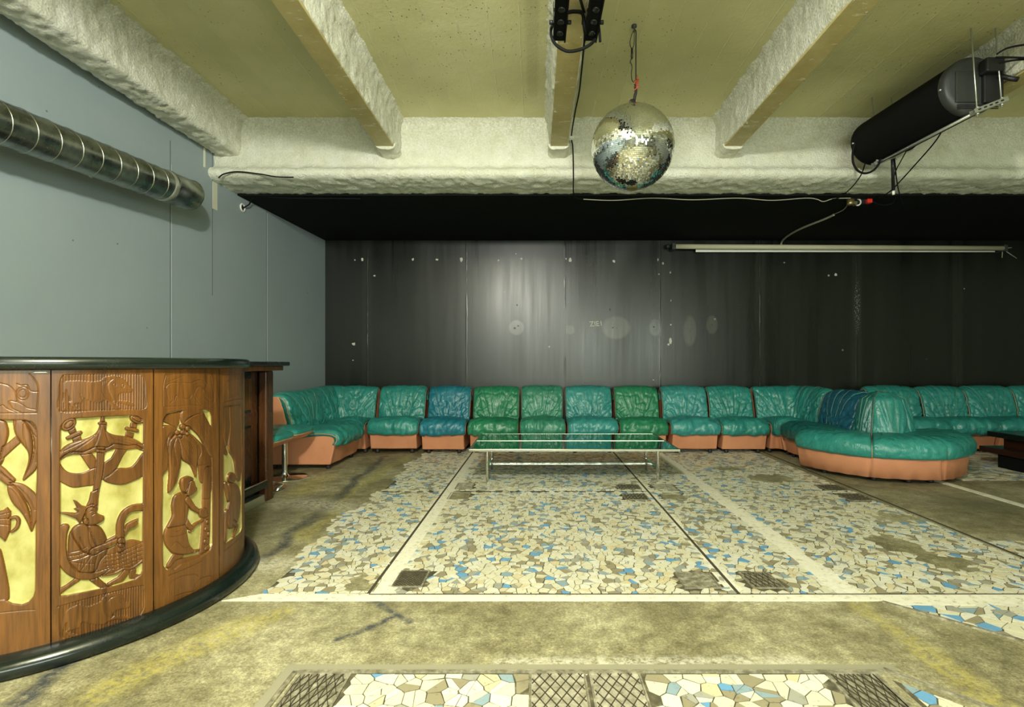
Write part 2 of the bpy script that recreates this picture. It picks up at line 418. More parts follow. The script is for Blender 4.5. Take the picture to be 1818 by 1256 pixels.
# ------------------------------------------------------------------ the room
def struct(mb, name, mats, parent=None, **k):
    o = mb.build(name, mats, parent, **k)
    if parent is None: o['kind'] = 'structure'
    return o
DB = 4.86                                   # face of the transverse beam
WX = lambda y: -3.366+.06*y                 # the left wall runs slightly askew
floor = struct(MB().box(-4.2, 9.2, -5.2, 7.3, -.3, 0), 'floor', M['floor'])
# openings in the tiling: (x0, x1, y0, y1, style)
GR = [(-.70,-.56,2.494,2.676,'weave','woven-pattern cover in the white strip left of the mosaic centre','small worn woven steel floor cover at the near left groove'),
      (.737,.905,2.48,2.655,'bars','','ribbed steel floor cover with a centre hole just left of the right groove'),
      (1.07,1.215,2.48,2.655,'cross','','diamond-ribbed floor cover just right of the right groove, near side'),
      (.735,.925,4.42,4.59,'cross','','dark floor cover behind the glass table, left of the groove, farther of two'),
      (.735,.915,4.08,4.267,'cross','','dark floor cover left of the groove, nearer of the pair by the table'),
      (1.05,1.236,4.42,4.59,'bars','','floor cover right of the groove beside the glass table leg'),
      (1.05,1.215,4.10,4.25,'shade_or_dust','','faint cement-filled floor cover right of the groove in mid floor'),
      (-.698,-.556,4.43,4.637,'bars','','floor cover near the front left leg of the glass table, farther of two'),
      (-.708,-.55,4.10,4.30,'shade_or_dust','','cement-grey floor cover beside the left white stripe, nearer of two'),
      (2.53,2.725,4.38,4.58,'cross','','floor cover left of the far groove, by the rounded sofa end'),
      (2.53,2.72,4.06,4.27,'cross','','floor cover left of the far groove, second from the rounded sofa end'),
      (-.825,-.655,1.45,1.787,'cross','','large diamond-ribbed floor cover at the bottom left corner of the near mosaic'),
      (-.014,.171,1.40,1.79,'diamond','','pale diamond-pattern floor cover in the near mosaic, left of the middle pair'),
      (.197,.364,1.40,1.79,'diamond','','pale diamond-pattern floor cover in the near mosaic, right of the middle pair'),
      (1.03,1.19,1.42,1.787,'cross','','large diamond-ribbed floor cover at the right end of the near mosaic')]
def clip(poly, a, b, c):     # keep a*x+b*y<=c
    out = []; n = len(poly)
    for i in range(n):
        p, q = poly[i], poly[(i+1) % n]; dp = a*p[0]+b*p[1]-c; dq = a*q[0]+b*q[1]-c
        if dp <= 0: out.append(p)
        if dp*dq < 0:
            t = dp/(dp-dq); out.append((p[0]+(q[0]-p[0])*t, p[1]+(q[1]-p[1])*t))
    return out
def mosaic(name, planes, bbox, sp, holes, keep=lambda x, y: True, seed=1, gap=.0026, zt=.0032):
    r = random.Random(seed); x0, x1, y0, y1 = bbox; pts = []
    nx = int((x1-x0)/sp)+3; ny = int((y1-y0)/sp)+3
    for j in range(ny):
        for i in range(nx):
            pts.append((x0+(i-1+.5*(j % 2)+r.uniform(-.42,.42))*sp, y0+(j-1+r.uniform(-.42,.42))*sp))
    buck = {}
    for p in pts: buck.setdefault((int(p[0]//sp), int(p[1]//sp)), []).append(p)
    mb = MB()
    for p in pts:
        if not (x0-.1 < p[0] < x1+.1 and y0-.1 < p[1] < y1+.1): continue
        poly = [(p[0]-2*sp,p[1]-2*sp),(p[0]+2*sp,p[1]-2*sp),(p[0]+2*sp,p[1]+2*sp),(p[0]-2*sp,p[1]+2*sp)]
        bi, bj = int(p[0]//sp), int(p[1]//sp)
        for a in range(-2, 3):
            for b in range(-2, 3):
                for q in buck.get((bi+a, bj+b), ()):
                    if q is p: continue
                    dx, dy = q[0]-p[0], q[1]-p[1]
                    poly = clip(poly, dx, dy, dx*(p[0]+q[0])/2+dy*(p[1]+q[1])/2)
        pieces = [poly]
        if r.random() < .5:
            an = r.uniform(0, PI); nx_, ny_ = math.cos(an), math.sin(an); c = nx_*p[0]+ny_*p[1]+r.uniform(-.1,.1)*sp
            pieces = [clip(poly, nx_, ny_, c), clip(poly, -nx_, -ny_, -c)]
        for pc in pieces:
            if len(pc) < 3: continue
            # drop near-duplicate corners
            q = [pc[i] for i in range(len(pc)) if math.dist(pc[i], pc[i-1]) > sp*.09]
            if len(q) < 3: continue
            cx = sum(a for a, b in q)/len(q); cy = sum(b for a, b in q)/len(q)
            if not keep(cx, cy): continue
            if any(h[0]-.02 < cx < h[1]+.02 and h[2]-.02 < cy < h[3]+.02 for h in holes): continue
            for pl in planes: q = clip(q, *pl)
            if len(q) < 3: continue
            for h in holes:      # trim against the covers
                if h[0]-sp < cx < h[1]+sp and h[2]-sp < cy < h[3]+sp:
                    if cx <= h[0]: q = clip(q, 1, 0, h[0]-.006) if h[2]-.01 < cy < h[3]+.01 else q
                    elif cx >= h[1]: q = clip(q, -1, 0, -h[1]-.006) if h[2]-.01 < cy < h[3]+.01 else q
                    elif cy <= h[2]: q = clip(q, 0, 1, h[2]-.006)
                    else: q = clip(q, 0, -1, -h[3]-.006)
            if len(q) < 3: continue
            cx = sum(a for a, b in q)/len(q); cy = sum(b for a, b in q)/len(q)
            ar = abs(sum(q[i-1][0]*q[i][1]-q[i][0]*q[i-1][1] for i in range(len(q))))/2
            if ar < (sp*.16)**2: continue
            q2 = []
            for a, b in q:
                d = math.dist((a, b), (cx, cy)) or 1; k = max(0, 1-gap*r.uniform(.7,1.6)/d); q2.append((cx+(a-cx)*k, cy+(b-cy)*k))
            u = r.random(); m = 0 if u < .38 else 1 if u < .63 else 2 if u < .72 else 3 if u < .845 else 4 if u < .91 else 5 if u < .955 else 6
            z = zt+r.uniform(-.0008,.0008); tx, ty = r.uniform(-.008,.008), r.uniform(-.008,.008)
            n = len(q2)
            top = [(a, b, z+(a-cx)*tx+(b-cy)*ty) for a, b in q2]; bot = [(a, b, 0) for a, b in q2]
            mb.add(top, [tuple(range(n))], m)
            mb.add(top+bot, [(i, (i+1) % n, (i+1) % n+n, i+n) for i in range(n)], m)
    return mb.build(name, TM, floor)
def quadz(mb, poly, z0, z1, m=0):
    return mb.prism(poly, lambda x, y: (x, y, z0), lambda x, y: (x, y, z1), m)
YF = 2.415
gb = MB()
quadz(gb, [(-1.30,YF),(2.74,YF),(2.74,7.05),(-1.33,7.05)], -.01, .0010)
quadz(gb, [(2.77,2.43),(6.5,2.43),(6.5,3.14),(2.77,3.14)], -.01, .0010)
quadz(gb, [(4.15,4.76),(9,4.76),(9,7.05),(4.15,7.05)], -.01, .0010)
quadz(gb, [(1.62,2.33),(6.5,2.33),(6.5,.0),(3.9,.0)], -.01, .0010)
quadz(gb, [(-.83,1.80),(1.19,1.80),(1.19,.9),(-.83,.9)], -.01, .0010)
quadz(gb, [(1.24,1.76),(1.24,.9),(2.1,.9)], -.01, .0010)
gb.build('mosaic_grout', M['grout'], floor)
G4 = [h[:4] for h in GR]
wav = lambda y: .06*math.sin(y*3.1)+.04*math.sin(y*9.7+1)
def keep_main(x, y):
    if x < -1.35+wav(y)*.8: return False
    if -.80 < x < -.70 or .955 < x < .985 or 1.455 < x < 1.56 and y > 3.0: return False
    for cx, cy, rx, ry in ((2.29,4.86,.22,.16),(2.2,3.08,.13,.17),(2.25,2.82,.12,.13),(-.88,2.52,.06,.09),(2.0,5.3,.16,.07),(2.55,3.6,.14,.1)):
        if ((x-cx)/rx)**2+((y-cy)/ry)**2 < 1+.3*math.sin(x*40): return False
    return not (abs(y-4.353) < .012 and x < 1.0)
mosaic('mosaic_tiling', [(0,-1,-YF-.004),(1,0,2.735)], (-1.42,2.74,YF,6.5), .047, G4, keep_main, 3)
mosaic('mosaic_tiling', [(0,-1,-2.44),(-1,0,-2.775),(0,1,3.14)], (2.77,6.4,2.43,3.14), .055, [], seed=5)
mosaic('mosaic_tiling', [(0,-1,-4.765)], (4.2,8.5,4.77,6.6), .065, [], seed=6)
mosaic('mosaic_tiling', [(0,1,2.315),(-.7071,-.7071,-.7071*3.965)], (1.6,6.2,1.0,2.33), .066, [], seed=8)
mosaic('mosaic_tiling', [(0,1,1.79),(1,0,1.18)], (-.645,1.18,1.0,1.79), .060, G4, seed=9, gap=.0024)
mosaic('mosaic_tiling', [(-1,0,-1.255),(.7071,.7071,.7071*3.0)], (1.24,2.0,1.0,1.79), .060, [], seed=10)
# stripes and joints
wb = MB()
PATCH = ((2.29,4.86,.22,.16),(2.2,3.08,.13,.17),(2.25,2.82,.12,.13),(-.88,2.52,.06,.09),(2.0,5.3,.16,.07),(2.55,3.6,.14,.1))
quadz(wb, [(-.83,YF),(-.655,YF),(-.675,6.4),(-.82,6.4)], .0, .0020); quadz(wb, [(.93,YF),(1.01,YF),(1.01,6.4),(.93,6.4)], .0, .0020); quadz(wb, [(1.445,YF),(1.575,YF),(1.575,6.4),(1.455,6.4)], .0, .0020)
pm = MB()
for pi_, (cx, cy, rx, ry) in enumerate(PATCH):
    quadz(pm, [(cx+(rx+.055)*math.cos(k*PI/12)*rng.uniform(.92,1.08), cy+(ry+.055)*math.sin(k*PI/12)*rng.uniform(.92,1.08)) for k in range(24)], 0, .0022+pi_*.00015)
pm.build('cement_patch', M['floor'], floor)
quadz(wb, [(-1.45,2.345),(1.62,2.345),(1.66,2.30),(6.5,2.30),(6.5,YF),(-1.30,YF)], .0, .0035)
quadz(wb, [(-.775,YF),(-.70,YF),(-.70,6.4),(-.765,6.4)], .0, .0046)
quadz(wb, [(1.455,3.0),(1.545,3.0),(1.56,6.4),(1.475,6.4)], .0, .0046)
quadz(wb, [(1.44,YF),(1.56,YF),(1.545,3.0),(1.455,3.0)], .0, .0045)
quadz(wb, [(3.73,3.14),(3.80,3.14),(3.80,6.0),(3.73,6.0)], .0, .004)
wb.build('whitewashed_stripe', M['white'], floor)
jb = MB()
for x0, y0, x1, y1, ww_ in ((-.795,YF,-.775,6.3,.015), (.97,YF,.97,6.3,.016), (2.755,2.44,2.83,6.3,.014)):
    d = Vector((x1-x0, y1-y0, 0)).normalized(); p = Vector((d.y, -d.x, 0))*ww_/2
    a, b = Vector((x0, y0, 0)), Vector((x1, y1, 0))
    quadz(jb, [(a-p)[:2], (a+p)[:2], (b+p)[:2], (b-p)[:2]], -.01, .0040)
quadz(jb, [(-.79,2.404),(6.5,2.409),(6.5,2.419),(-.79,2.413)], 0, .0042)
quadz(jb, [(-.72,4.347),(.96,4.347),(.96,4.36),(-.72,4.36)], 0, .003)
jb.build('floor_joint', simple('joint_dirt', (.055,.046,.028), .9), floor)
cb = MB()
P45 = Vector((.7071,-.7071))
cb.box(-.86,1.24,1.797,1.812,0,.006); cb.box(-.86,-.845,.9,1.8,0,.006); cb.box(1.19,1.205,.9,1.8,0,.008)
for (ax, ay), (bx, by) in (((1.60,2.335),(3.9,.03)), ((1.25,1.82),(2.1,.97))):
    n_ = Vector((.7071,.7071))*.008
    quadz(cb, [(ax-n_.x,ay-n_.y),(ax+n_.x,ay+n_.y),(bx+n_.x,by+n_.y),(bx-n_.x,by-n_.y)], 0, .007)
cb.build('floor_edging_angle', M['plate'], floor)
cb = MB(); cb.box(-.9,1.3,1.815,1.85,0,.002); cb.box(-.90,-.865,.9,1.815,0,.002)
cb.build('cement_border', simple('cement_border', (.29,.275,.19), .7), floor)

for x0, x1, y0, y1, st, _, lab in GR:
    t = thing('floor_cover', lab, 'floor cover', ((x0+x1)/2, (y0+y1)/2, 0), 'steel floor covers')
    fr = MB(); e = .007
    fr.box(x0-e,x1+e,y0-e,y0,0,.007); fr.box(x0-e,x1+e,y1,y1+e,0,.007); fr.box(x0-e,x0,y0,y1,0,.007); fr.box(x1,x1+e,y0,y1,0,.007)
    fr.build('frame', M['plate'], t)
    p = MB(); p.box(x0+.001,x1-.001,y0+.001,y1-.001,0,.0035); p.build('plate', {'shade_or_dust': M['floor'], 'diamond': M['plate2']}.get(st, M['plate']), t)
    if st == 'shade_or_dust': continue
    rb = MB()
    def rib(ax, ay, bx, by, wd=.0028, h=.0062):
        d = Vector((bx-ax, by-ay)); 
        if d.length < .006: return
        d.normalize(); nx_, ny_ = -d.y*wd/2, d.x*wd/2
        quadz(rb, [(ax+nx_,ay+ny_),(bx+nx_,by+ny_),(bx-nx_,by-ny_),(ax-nx_,ay-ny_)], .003, h)
    def diag(sp, k):
        s_ = x0-(y1-y0)/k
        c = s_
        while c < x1+(y1-y0)/k:
            for sg in (1, -1):
                pts = []
                for yy in (y0, y1):
                    xx = c+sg*(yy-y0)/k if sg > 0 else c-(yy-y0)/k+(y1-y0)/k
                    pts.append((xx, yy))
                (ax, ay), (bx, by) = pts
                t0, t1 = 0, 1; dx = bx-ax
                if abs(dx) > 1e-9:
                    ta, tb = sorted(((x0+.004-ax)/dx, (x1-.004-ax)/dx)); t0, t1 = max(0, ta), min(1, tb)
                if t1 > t0: rib(ax+dx*t0, ay+(by-ay)*t0, ax+dx*t1, ay+(by-ay)*t1)
            c += sp
    if st == 'bars':
        y = y0+.012
        while y < y1-.006: rib(x0+.004, y, x1-.004, y, .0035); y += .0125
        rb.lathe([(0,.0075),(.008,.0075),(.01,.006)], ((x0+x1)/2,(y0+y1)/2,0), 10)
    elif st == 'weave': diag(.018, 1.0)
    elif st == 'diamond': diag(.036, 1.7)
    else:
        x = x0+.014
        while x < x1-.008: rib(x, y0+.004, x, y1-.004); x += .026
        diag(.030, 2.2)
    rb.build('raised_ribs', simple('worn_rib', (.06,.05,.03), .6) if st in ('cross','weave','diamond') else M['plate'], t)

# walls
wl = MB().prism([(0,0),(0,3.6),(-.2,3.6),(-.2,0)], lambda a, b: (WX(-5.2)+a, -5.2, b), lambda a, b: (WX(7.1)+a, 7.1, b))
wall_left = struct(wl, 'wall_left', M['bluewall'])
jw = MB()
for p in (302, 473):
    k = (p-950)/900; D = -3.366/(k-.06)
    jw.box(WX(D)-.01, WX(D)+.002, D-.003, D+.003, 0, 2.82 if p > 400 else 3.0)
k = (377-950)/900; D = -3.366/(k-.06); jw.box(WX(D)-.01, WX(D)+.002, D-.003, D+.003, 1.75, 3.3)
jw.build('board_joint', simple('dark_joint', (.10,.12,.125), .7), wall_left)  # dark colour of the board joints themselves
jw = MB()
for p in (304.5, 474.5):
    k = (p-950)/900; D = -3.366/(k-.06); jw.box(WX(D)-.01, WX(D)+.003, D-.003, D+.003, 0, 2.8)
jw.build('joint_filler', simple('joint_filler', (.36,.41,.42), .6), wall_left)
wall_back = struct(MB().box(-3.4, 9.2, 7.1, 7.3, 0, 3.6), 'wall_back', M['blackwall'])
struct(MB().box(9.0, 9.2, -5.2, 7.1, 0, 3.6), 'wall_right', M['rearwall'])
struct(MB().box(-4.2, 9.0, -5.2, -5.0, 0, 3.6), 'wall_rear', M['rearwall'])
# ceiling slab
struct(MB().box(-4.2, 9.2, -5.2, 7.3, 3.438, 3.7), 'ceiling', M['slab'])
struct(MB().box(-3.1, 9.0, 5.20, 7.1, 2.826, 2.95), 'ceiling_black_panel', M['blackceil'])

def swept(prof, along, y0, y1, step, amp, seed, fine=.03, closed=False, freq=16):
    """rough sprayed coat: profile (a,b) list swept along an axis; along(a,b,t)->xyz"""
    P = [Vector((p[0], p[1])) for p in prof]; R = []
    for i in range(len(P)-1):
        n_ = max(1, int((P[i+1]-P[i]).length/fine))
        for k in range(n_): R.append(P[i].lerp(P[i+1], k/n_))
    R.append(P[-1])
    # round the corners
    for _ in range(1):
        R = [R[0]]+[(R[i-1]+R[i]*2+R[i+1])/4 for i in range(1, len(R)-1)]+[R[-1]]
    nn = []
    for i in range(len(R)):
        t = R[min(i+1, len(R)-1)]-R[max(i-1, 0)]; t.normalize(); nn.append(Vector((t.y, -t.x)))
    ny = int((y1-y0)/step)+1; pts = []
    sl = np.arange(len(R))*fine
    Y = np.linspace(y0, y1, ny)
    for y in Y:
        h = (fbm(sl*freq+seed, np.full(len(R), y*freq+seed*3.1), 4)-.45)*amp+(vn(sl*70+seed, np.full(len(R), y*70.))-.4)*amp*.35
        h2 = np.clip(fbm(sl*freq*2.5+seed+9, np.full(len(R), y*freq*2.5), 2)-.5, 0, 1)*amp*1.6
        for i, p in enumerate(R):
            q = p+nn[i]*float(h[i]+h2[i]); pts.append(along(q.x, q.y, y))
    return pts, len(R), ny
# longitudinal beams
for bi, (xc, hw) in enumerate(((-1.375,.083),(.217,.083),(1.818,.085),(3.42,.085),(5.02,.085),(6.62,.085))):
    zb = 3.10; st = .022 if bi < 4 else .06
    bm_ = MB(); bm_.box(xc-hw+.03, xc+hw-.03, -5.0, DB, zb+.005, 3.45)
    beam = struct(bm_, 'ceiling_beam', M['spray'])
    for sg in (-1, 1):
        prof = [(xc+sg*(hw+.05), 3.445), (xc+sg*(hw+.012), 3.39), (xc+sg*(hw+.004), 3.2), (xc+sg*(hw+.002), zb+.01), (xc+sg*(hw-.022), zb-.002), (xc+sg*(hw-.035), zb+.008)]
        if sg < 0: prof = prof
        pts, nu, nv = swept(prof, lambda a, b, t: (a, t, b), 1.2 if bi < 4 else 3, DB+.02, st, -.022*sg*1.2, 3+bi*7+sg, .022)
        MB().grid(pts, nu, nv).build('sprayed_coat', M['spray'], beam, recalc=False)
    MB().box(xc-hw+.006, xc+hw-.006, -5.0, DB-.20, zb-.004, zb+.02).build('painted_soffit', M['soffit'], beam, bevel=.004)
    prof = [(xc-hw-.012, 3.12), (xc-hw-.010, zb-.005), (xc-hw+.02, zb-.03), (xc+hw-.02, zb-.03), (xc+hw+.01, zb-.005), (xc+hw+.012, 3.12)]
    pts, nu, nv = swept(prof, lambda a, b, t: (a, t, b), DB-.21, DB+.05, .015, .02, 50+bi, .018)
    e = MB().grid(pts, nu, nv)
    e.add([pts[i] for i in range(nu)], [tuple(range(nu))])
    e.build('sprayed_end', M['spray'], beam, recalc=False)
# the beam along the left wall
prof = [(-2.70, 3.448), (-2.785, 3.41), (-2.815, 3.30), (-2.825, 3.14), (-2.828, 3.096), (-2.95, 3.085), (-3.06, 3.09), (-3.075, 3.14), (-3.075, 3.44)]
pts, nu, nv = swept(prof, lambda a, b, t: (a, t, b), 1.2, DB+.05, .02, .030, 90, .022, freq=19)
lb = MB().grid(pts, nu, nv)
b0 = struct(MB().box(-3.05,-2.86,-5.0,DB,3.12,3.45), 'ceiling_beam', M['spray'])
lb.build('sprayed_coat', M['spray'], b0, recalc=False)
# the transverse beam
prof = [(DB-.06, 3.448), (DB-.012, 3.40), (DB, 3.2), (DB-.002, 2.99), (DB-.03, 2.965), (DB-.075, 2.945), (DB-.09, 2.90), (DB-.06, 2.865), (DB+.08, 2.850), (DB+.3, 2.845), (DB+.40, 2.85), (DB+.41, 2.95)]
pts, nu, nv = swept(prof, lambda a, b, t: (t, a, b), -3.085, 6.2, .022, .026, 130, .022, freq=16)
tb = struct(MB().box(-3.06, 9.0, DB+.03, DB+.38, 2.88, 3.45), 'ceiling_beam', M['spray'])
MB().grid(pts, nu, nv).build('sprayed_coat', M['spray'], tb, recalc=False)
# filler strip and trim where the beam meets the left wall
t = MB(); t.box(WX(4.72)-.02, WX(4.72)+.006, 4.715, 4.735, 2.93, 3.11); t.box(WX(4.85)-.02, WX(4.85)+.004, 4.83, 4.90, 2.58, 2.84)
t.build('filler_strip', M['bead'], wall_left)
# rear window strip
wn = MB()
for i in range(5): wn.box(-2.0+i*1.42, -1.9+i*1.42, -5.0, -4.93, .8, 2.7)
wn.box(-2.0, 3.78, -5.0, -4.92, .8, .88); wn.box(-2.0, 3.78, -5.0, -4.92, 2.62, 2.7)
struct(wn, 'window_1', M['wplast'])
# marks on the back wall
def chips(name, lst, mat):
    m_ = MB()
    for x, y, wd, hg in lst:
        c = px(x, y, 7.098); a, b = wd/900*7.1/2, hg/900*7.1/2; n_ = 7; r = random.Random(int(x*7+y))
        poly = [(c.x+a*math.cos(k*2*PI/n_)*r.uniform(.6,1.2), c.z+b*math.sin(k*2*PI/n_)*r.uniform(.6,1.2)) for k in range(n_)]
        m_.prism(poly, lambda u, v: (u, 7.1, v), lambda u, v: (u, 7.0965, v))
    return m_.build(name, mat, wall_back)
chips('paint_chip', [(643,461,5,6),(630,462,3,3),(733,461,5,5),(776,461,6,4),(819,461,5,9),(885,463,4,4),(926,460,5,4),(1012,462,6,9),(1090,464,6,6),(665,490,4,4),(628,611,7,6),(1168,461,3,6),(1177,468,4,5),
      (1190,484,3,5),(1191,577,3,4),(1190,606,6,12),(1187,612,4,5),(975,616,4,4),(1170,487,3,3),(1484,488,6,5),(1712,513,2,2),(1005,460,3,3),(580,415,3,4),(627,640,3,2),(1160,675,3,2),(916,451,3,2),(1191,534,3,4)], simple('bare_plaster_chip', (.55,.56,.5), .7))
chips('nail_hole', [(914,583,5,4),(920,579,3,3),(1088,582,3,3),(1095,583,2,2),(1264,577,3,2),(1225,588,2,3),(1323,592,5,3),(1083,550,3,6),(1161,581,3,3),(741,577,3,3),(918,542,3,3)], M['black'])
sl = MB(); a = px(1037,457,7.1); b = px(1083,455,7.1); sl.box(a.x, b.x, 7.094, 7.1, b.z-.008, a.z+.008); sl.build('slot', M['black'], wall_back)
tx = bpy.data.curves.new('graffiti', 'FONT'); tx.body = 'ZIE1'; tx.size = .10; tx.extrude = .001; tx.shear = -.1
to = bpy.data.objects.new('graffiti', tx); C.objects.link(to); q = px(1047, 580, 7.095); to.location = q; to.rotation_euler = (PI/2, -.05, 0); to.parent = wall_back
tx.materials.append(simple('pale_marker', (.55,.55,.45), .6))

#@@PART2
# ------------------------------------------------------------------ the sofa landscape
def cushion(prof, w, thick, nu, mapf, disp, seed, p=5.0, step=.018, side=1):
    """closed pillow following a (y,z) profile; returns the builder and a surface sampler"""
    P = smooth_path([(0, a, b) for a, b in prof], 8); Q = [P[0]]; 
    # even spacing
    Ls = [0]
    for i in range(1, len(P)): Ls.append(Ls[-1]+(P[i]-P[i-1]).length)
    nt = max(12, int(Ls[-1]/step)); ys = np.interp(np.linspace(0, Ls[-1], nt), Ls, [q.y for q in P]); zs = np.interp(np.linspace(0, Ls[-1], nt), Ls, [q.z for q in P])
    dy = np.gradient(ys); dz = np.gradient(zs); l = np.hypot(dy, dz); ny_, nz_ = side*dz/l, -side*dy/l       # left/right normal
    T = np.linspace(0, 1, nt)
    def surf(u, t):          # u -1..1, t 0..1 ; outward normal given by profile order
        y = np.interp(t, T, ys); z = np.interp(t, T, zs); a = np.interp(t, T, ny_); b = np.interp(t, T, nz_)
        eu = (1-np.abs(u)**p)**(1/p) if not np.isscalar(u) else (1-abs(u)**p)**(1/p)
        et = (1-np.abs(2*t-1)**(p*2.2))**(1/(p*1.6))
        e = eu*et
        h = thick*(e-1)+disp(u, t)*e
        return u*w/2*(1-.0*t), y+a*h, z+b*h
    us = np.sin(np.linspace(-PI/2, PI/2, nu)*.96)/math.sin(PI/2*.96); us = .55*us+.45*np.linspace(-1, 1, nu)
    U, TT = np.meshgrid(us, T)
    X, Y, Z = surf(U, TT)
    top = [mapf(x, y, z) for x, y, z in zip(X.ravel(), Y.ravel(), Z.ravel())]
    mb = MB(); mb.grid(top, nu, nt)
    yb = np.interp(TT, T, ys)-np.interp(TT, T, ny_)*thick; zb = np.interp(TT, T, zs)-np.interp(TT, T, nz_)*thick
    bot = [mapf(x, y, z) for x, y, z in zip((U*w/2*.985).ravel(), yb.ravel(), zb.ravel())]
    n0 = len(mb.v); mb.grid(bot, nu, nt)
    ring = [i for i in range(nu)]+[j*nu+nu-1 for j in range(1, nt)]+[(nt-1)*nu+i for i in range(nu-2, -1, -1)]+[j*nu for j in range(nt-2, 0, -1)]
    for i in range(len(ring)):
        a, b = ring[i], ring[(i+1) % len(ring)]
        mb.f.append((a, b, b+n0, a+n0)); mb.m.append(0); mb.sm.append(True)
    def at(u, t, lift=0.0):
        x, y, z = surf(np.array(float(u)), np.array(float(t))); a = np.interp(t, T, ny_); b = np.interp(t, T, nz_)
        return mapf(float(x), float(y+a*lift), float(z+b*lift))
    return mb, at
SEAT = [(.50,.385),(.38,.405),(.24,.42),(.12,.425),(.03,.41),(-.025,.37),(-.045,.31),(-.035,.25),(.0,.205)]
BACK = [(.40,.30),(.41,.36),(.425,.46),(.45,.56),(.48,.66),(.52,.74),(.575,.785),(.64,.795),(.70,.765),(.735,.70),(.75,.62)]
SHELL = [(.07,.05),(.035,.20),(.02,.335),(.05,.37),(.50,.37),(.53,.50),(.57,.69),(.61,.755),(.68,.76),(.75,.70),(.775,.55),(.765,.05)]
def sofa(label, mat, mapf, base, w, seed, seatw=None, group='green leather sofa units', convex=False, name='sofa_module', seatmat=None, shellw=None, side_feet=True, nseam=1, stretch=1.0, seat_only=False):
    t = thing(name, label, 'sofa', base, group)
    rs = np.random.RandomState(seed); o1 = rs.rand()*60; sw = seatw or w; hw = (shellw or w*.93)/2
    # shell
    mb = MB(); K = max(2, int(w/.06)) if stretch != 1 or convex else 10
    pts = []
    for i in range(K+1):
        x = -hw+2*hw*i/K
        sag = .006*math.sin(x*17+seed)
        for a, b in SHELL: pts.append(mapf(x, a+(sag if b < .4 and a < .3 else 0), b))
    n_ = len(SHELL); base0 = len(mb.v); mb.v += [tuple(p) for p in pts]
    for i in range(K):
        for k in range(n_):
            k2 = (k+1) % n_
            mb.f.append((i*n_+k, i*n_+k2, (i+1)*n_+k2, (i+1)*n_+k)); mb.m.append(0); mb.sm.append(convex)
    mb.f.append(tuple(range(n_))[::-1]); mb.m.append(0); mb.sm.append(False)
    mb.f.append(tuple(K*n_+k for k in range(n_))); mb.m.append(0); mb.sm.append(False)
    mb.build('shell', M['pink'], t, bevel=.012)
    # seat cushion
    def ds(u, tt):
        x = u*sw/2*stretch
        fan = (vn(x*26+o1, tt*7+o1)-.5)*.024*np.clip((tt-.3)*2.2, 0, 1)
        cre = -np.clip(.18-np.abs(vn(x*11+tt*6+o1, tt*9+o1*.7)-.5), 0, 1)*.075*np.clip((tt-.2)*2, 0, 1)
        crown = .020*(1-u*u)*np.sin(np.clip(tt, 0, 1)*PI)
        return fan+cre+crown+(fbm(x*6+o1, tt*5+9, 3)-.45)*.02
    sb, at = cushion(SEAT, sw, .075, int(60*max(1, stretch)), mapf, ds, seed, p=4.5)
    cu = sb.build('seat_cushion', seatmat or mat, t)
    path = [at(u, .985, -.006) for u in np.linspace(-.96, .96, 22)]
    pl = [at(-.985, tt, -.02) for tt in np.linspace(.30, .95, 14)]; pr = [at(.985, tt, -.02) for tt in np.linspace(.95, .30, 14)]
    MB().tube(smooth_path(pl+path+pr, 2), .0055, 6).build('piping', M['piping'], cu)
    # back cushion
    def db(u, tt):
        x = u*w/2*stretch
        ang = np.arctan2(u*.8, tt*1.3+.12)
        fan = -(np.clip(.12-np.abs(vn(ang*9+o1, tt*2.0+o1)-.5), 0, 1)*.14)*np.clip(1.3-tt*1.4, 0, 1)
        cre = -np.clip(.10-np.abs(fbm(x*9+o1, tt*8+o1*.3, 2)-.38), 0, 1)*.17*np.clip(1.3-tt*1.5, 0, 1)
        g = 0
        for c0, c1 in SEAMS:
            uc = c0+(c1-c0)*np.clip(tt/.8, 0, 1)**1.8; g = g-np.exp(-((u-uc)/.030)**2)*.006*np.clip(1.4-tt, 0, 1)
        return fan+cre+g+.018*(1-u*u)*np.sin(tt*PI)+(fbm(x*5+o1+7, tt*4, 3)-.45)*.022
    SEAMS = ((-.10,-.30),(.10,.30),(-.28,-.95),(.28,.95)) if nseam == 1 else ((-.10,-.22),(.08,.2),(-.32,-.60),(.32,.62),(-.5,-1.3),(.5,1.3))
    if not seat_only:
        bb, at = cushion(BACK, w*.985, .085, int(64*max(1, stretch)), mapf, db, seed+5, p=9, step=.012, side=-1)
        bk = bb.build('back_cushion', mat, t)
        for sg in (-1, 1):
            MB().tube([at(sg*.985, tt, -.022) for tt in np.linspace(.14, .93, 24)], .0055, 6).build('piping', M['piping'], bk)
        for c0, c1 in SEAMS:
            pts = []
            for tt in np.linspace(.10, .80, 22):
                uc = c0+(c1-c0)*min(1, tt/.8)**1.8
                if abs(uc) < .95: pts.append(at(uc, tt, .0015))
            MB().tube(pts, .0034, 5).build('seam', M['thread'], bk)
    for sx in (-1, 1):
        for y in (.12, .68):
            f = MB(); q = mapf(sx*(hw-.07), y, 0)
            f.lathe([(0,.0),(.022,.0),(.026,.012),(.024,.052),(0,.052)], (q[0], q[1], 0), 14); f.build('foot', M['rubber'], t)
    return t
def straight(ox, oy, ang, dz=0):
    ca, sa = math.cos(ang), math.sin(ang)
    return lambda x, y, z: (ox+x*ca-y*sa, oy+x*sa+y*ca, z+dz)
FR = 6.14
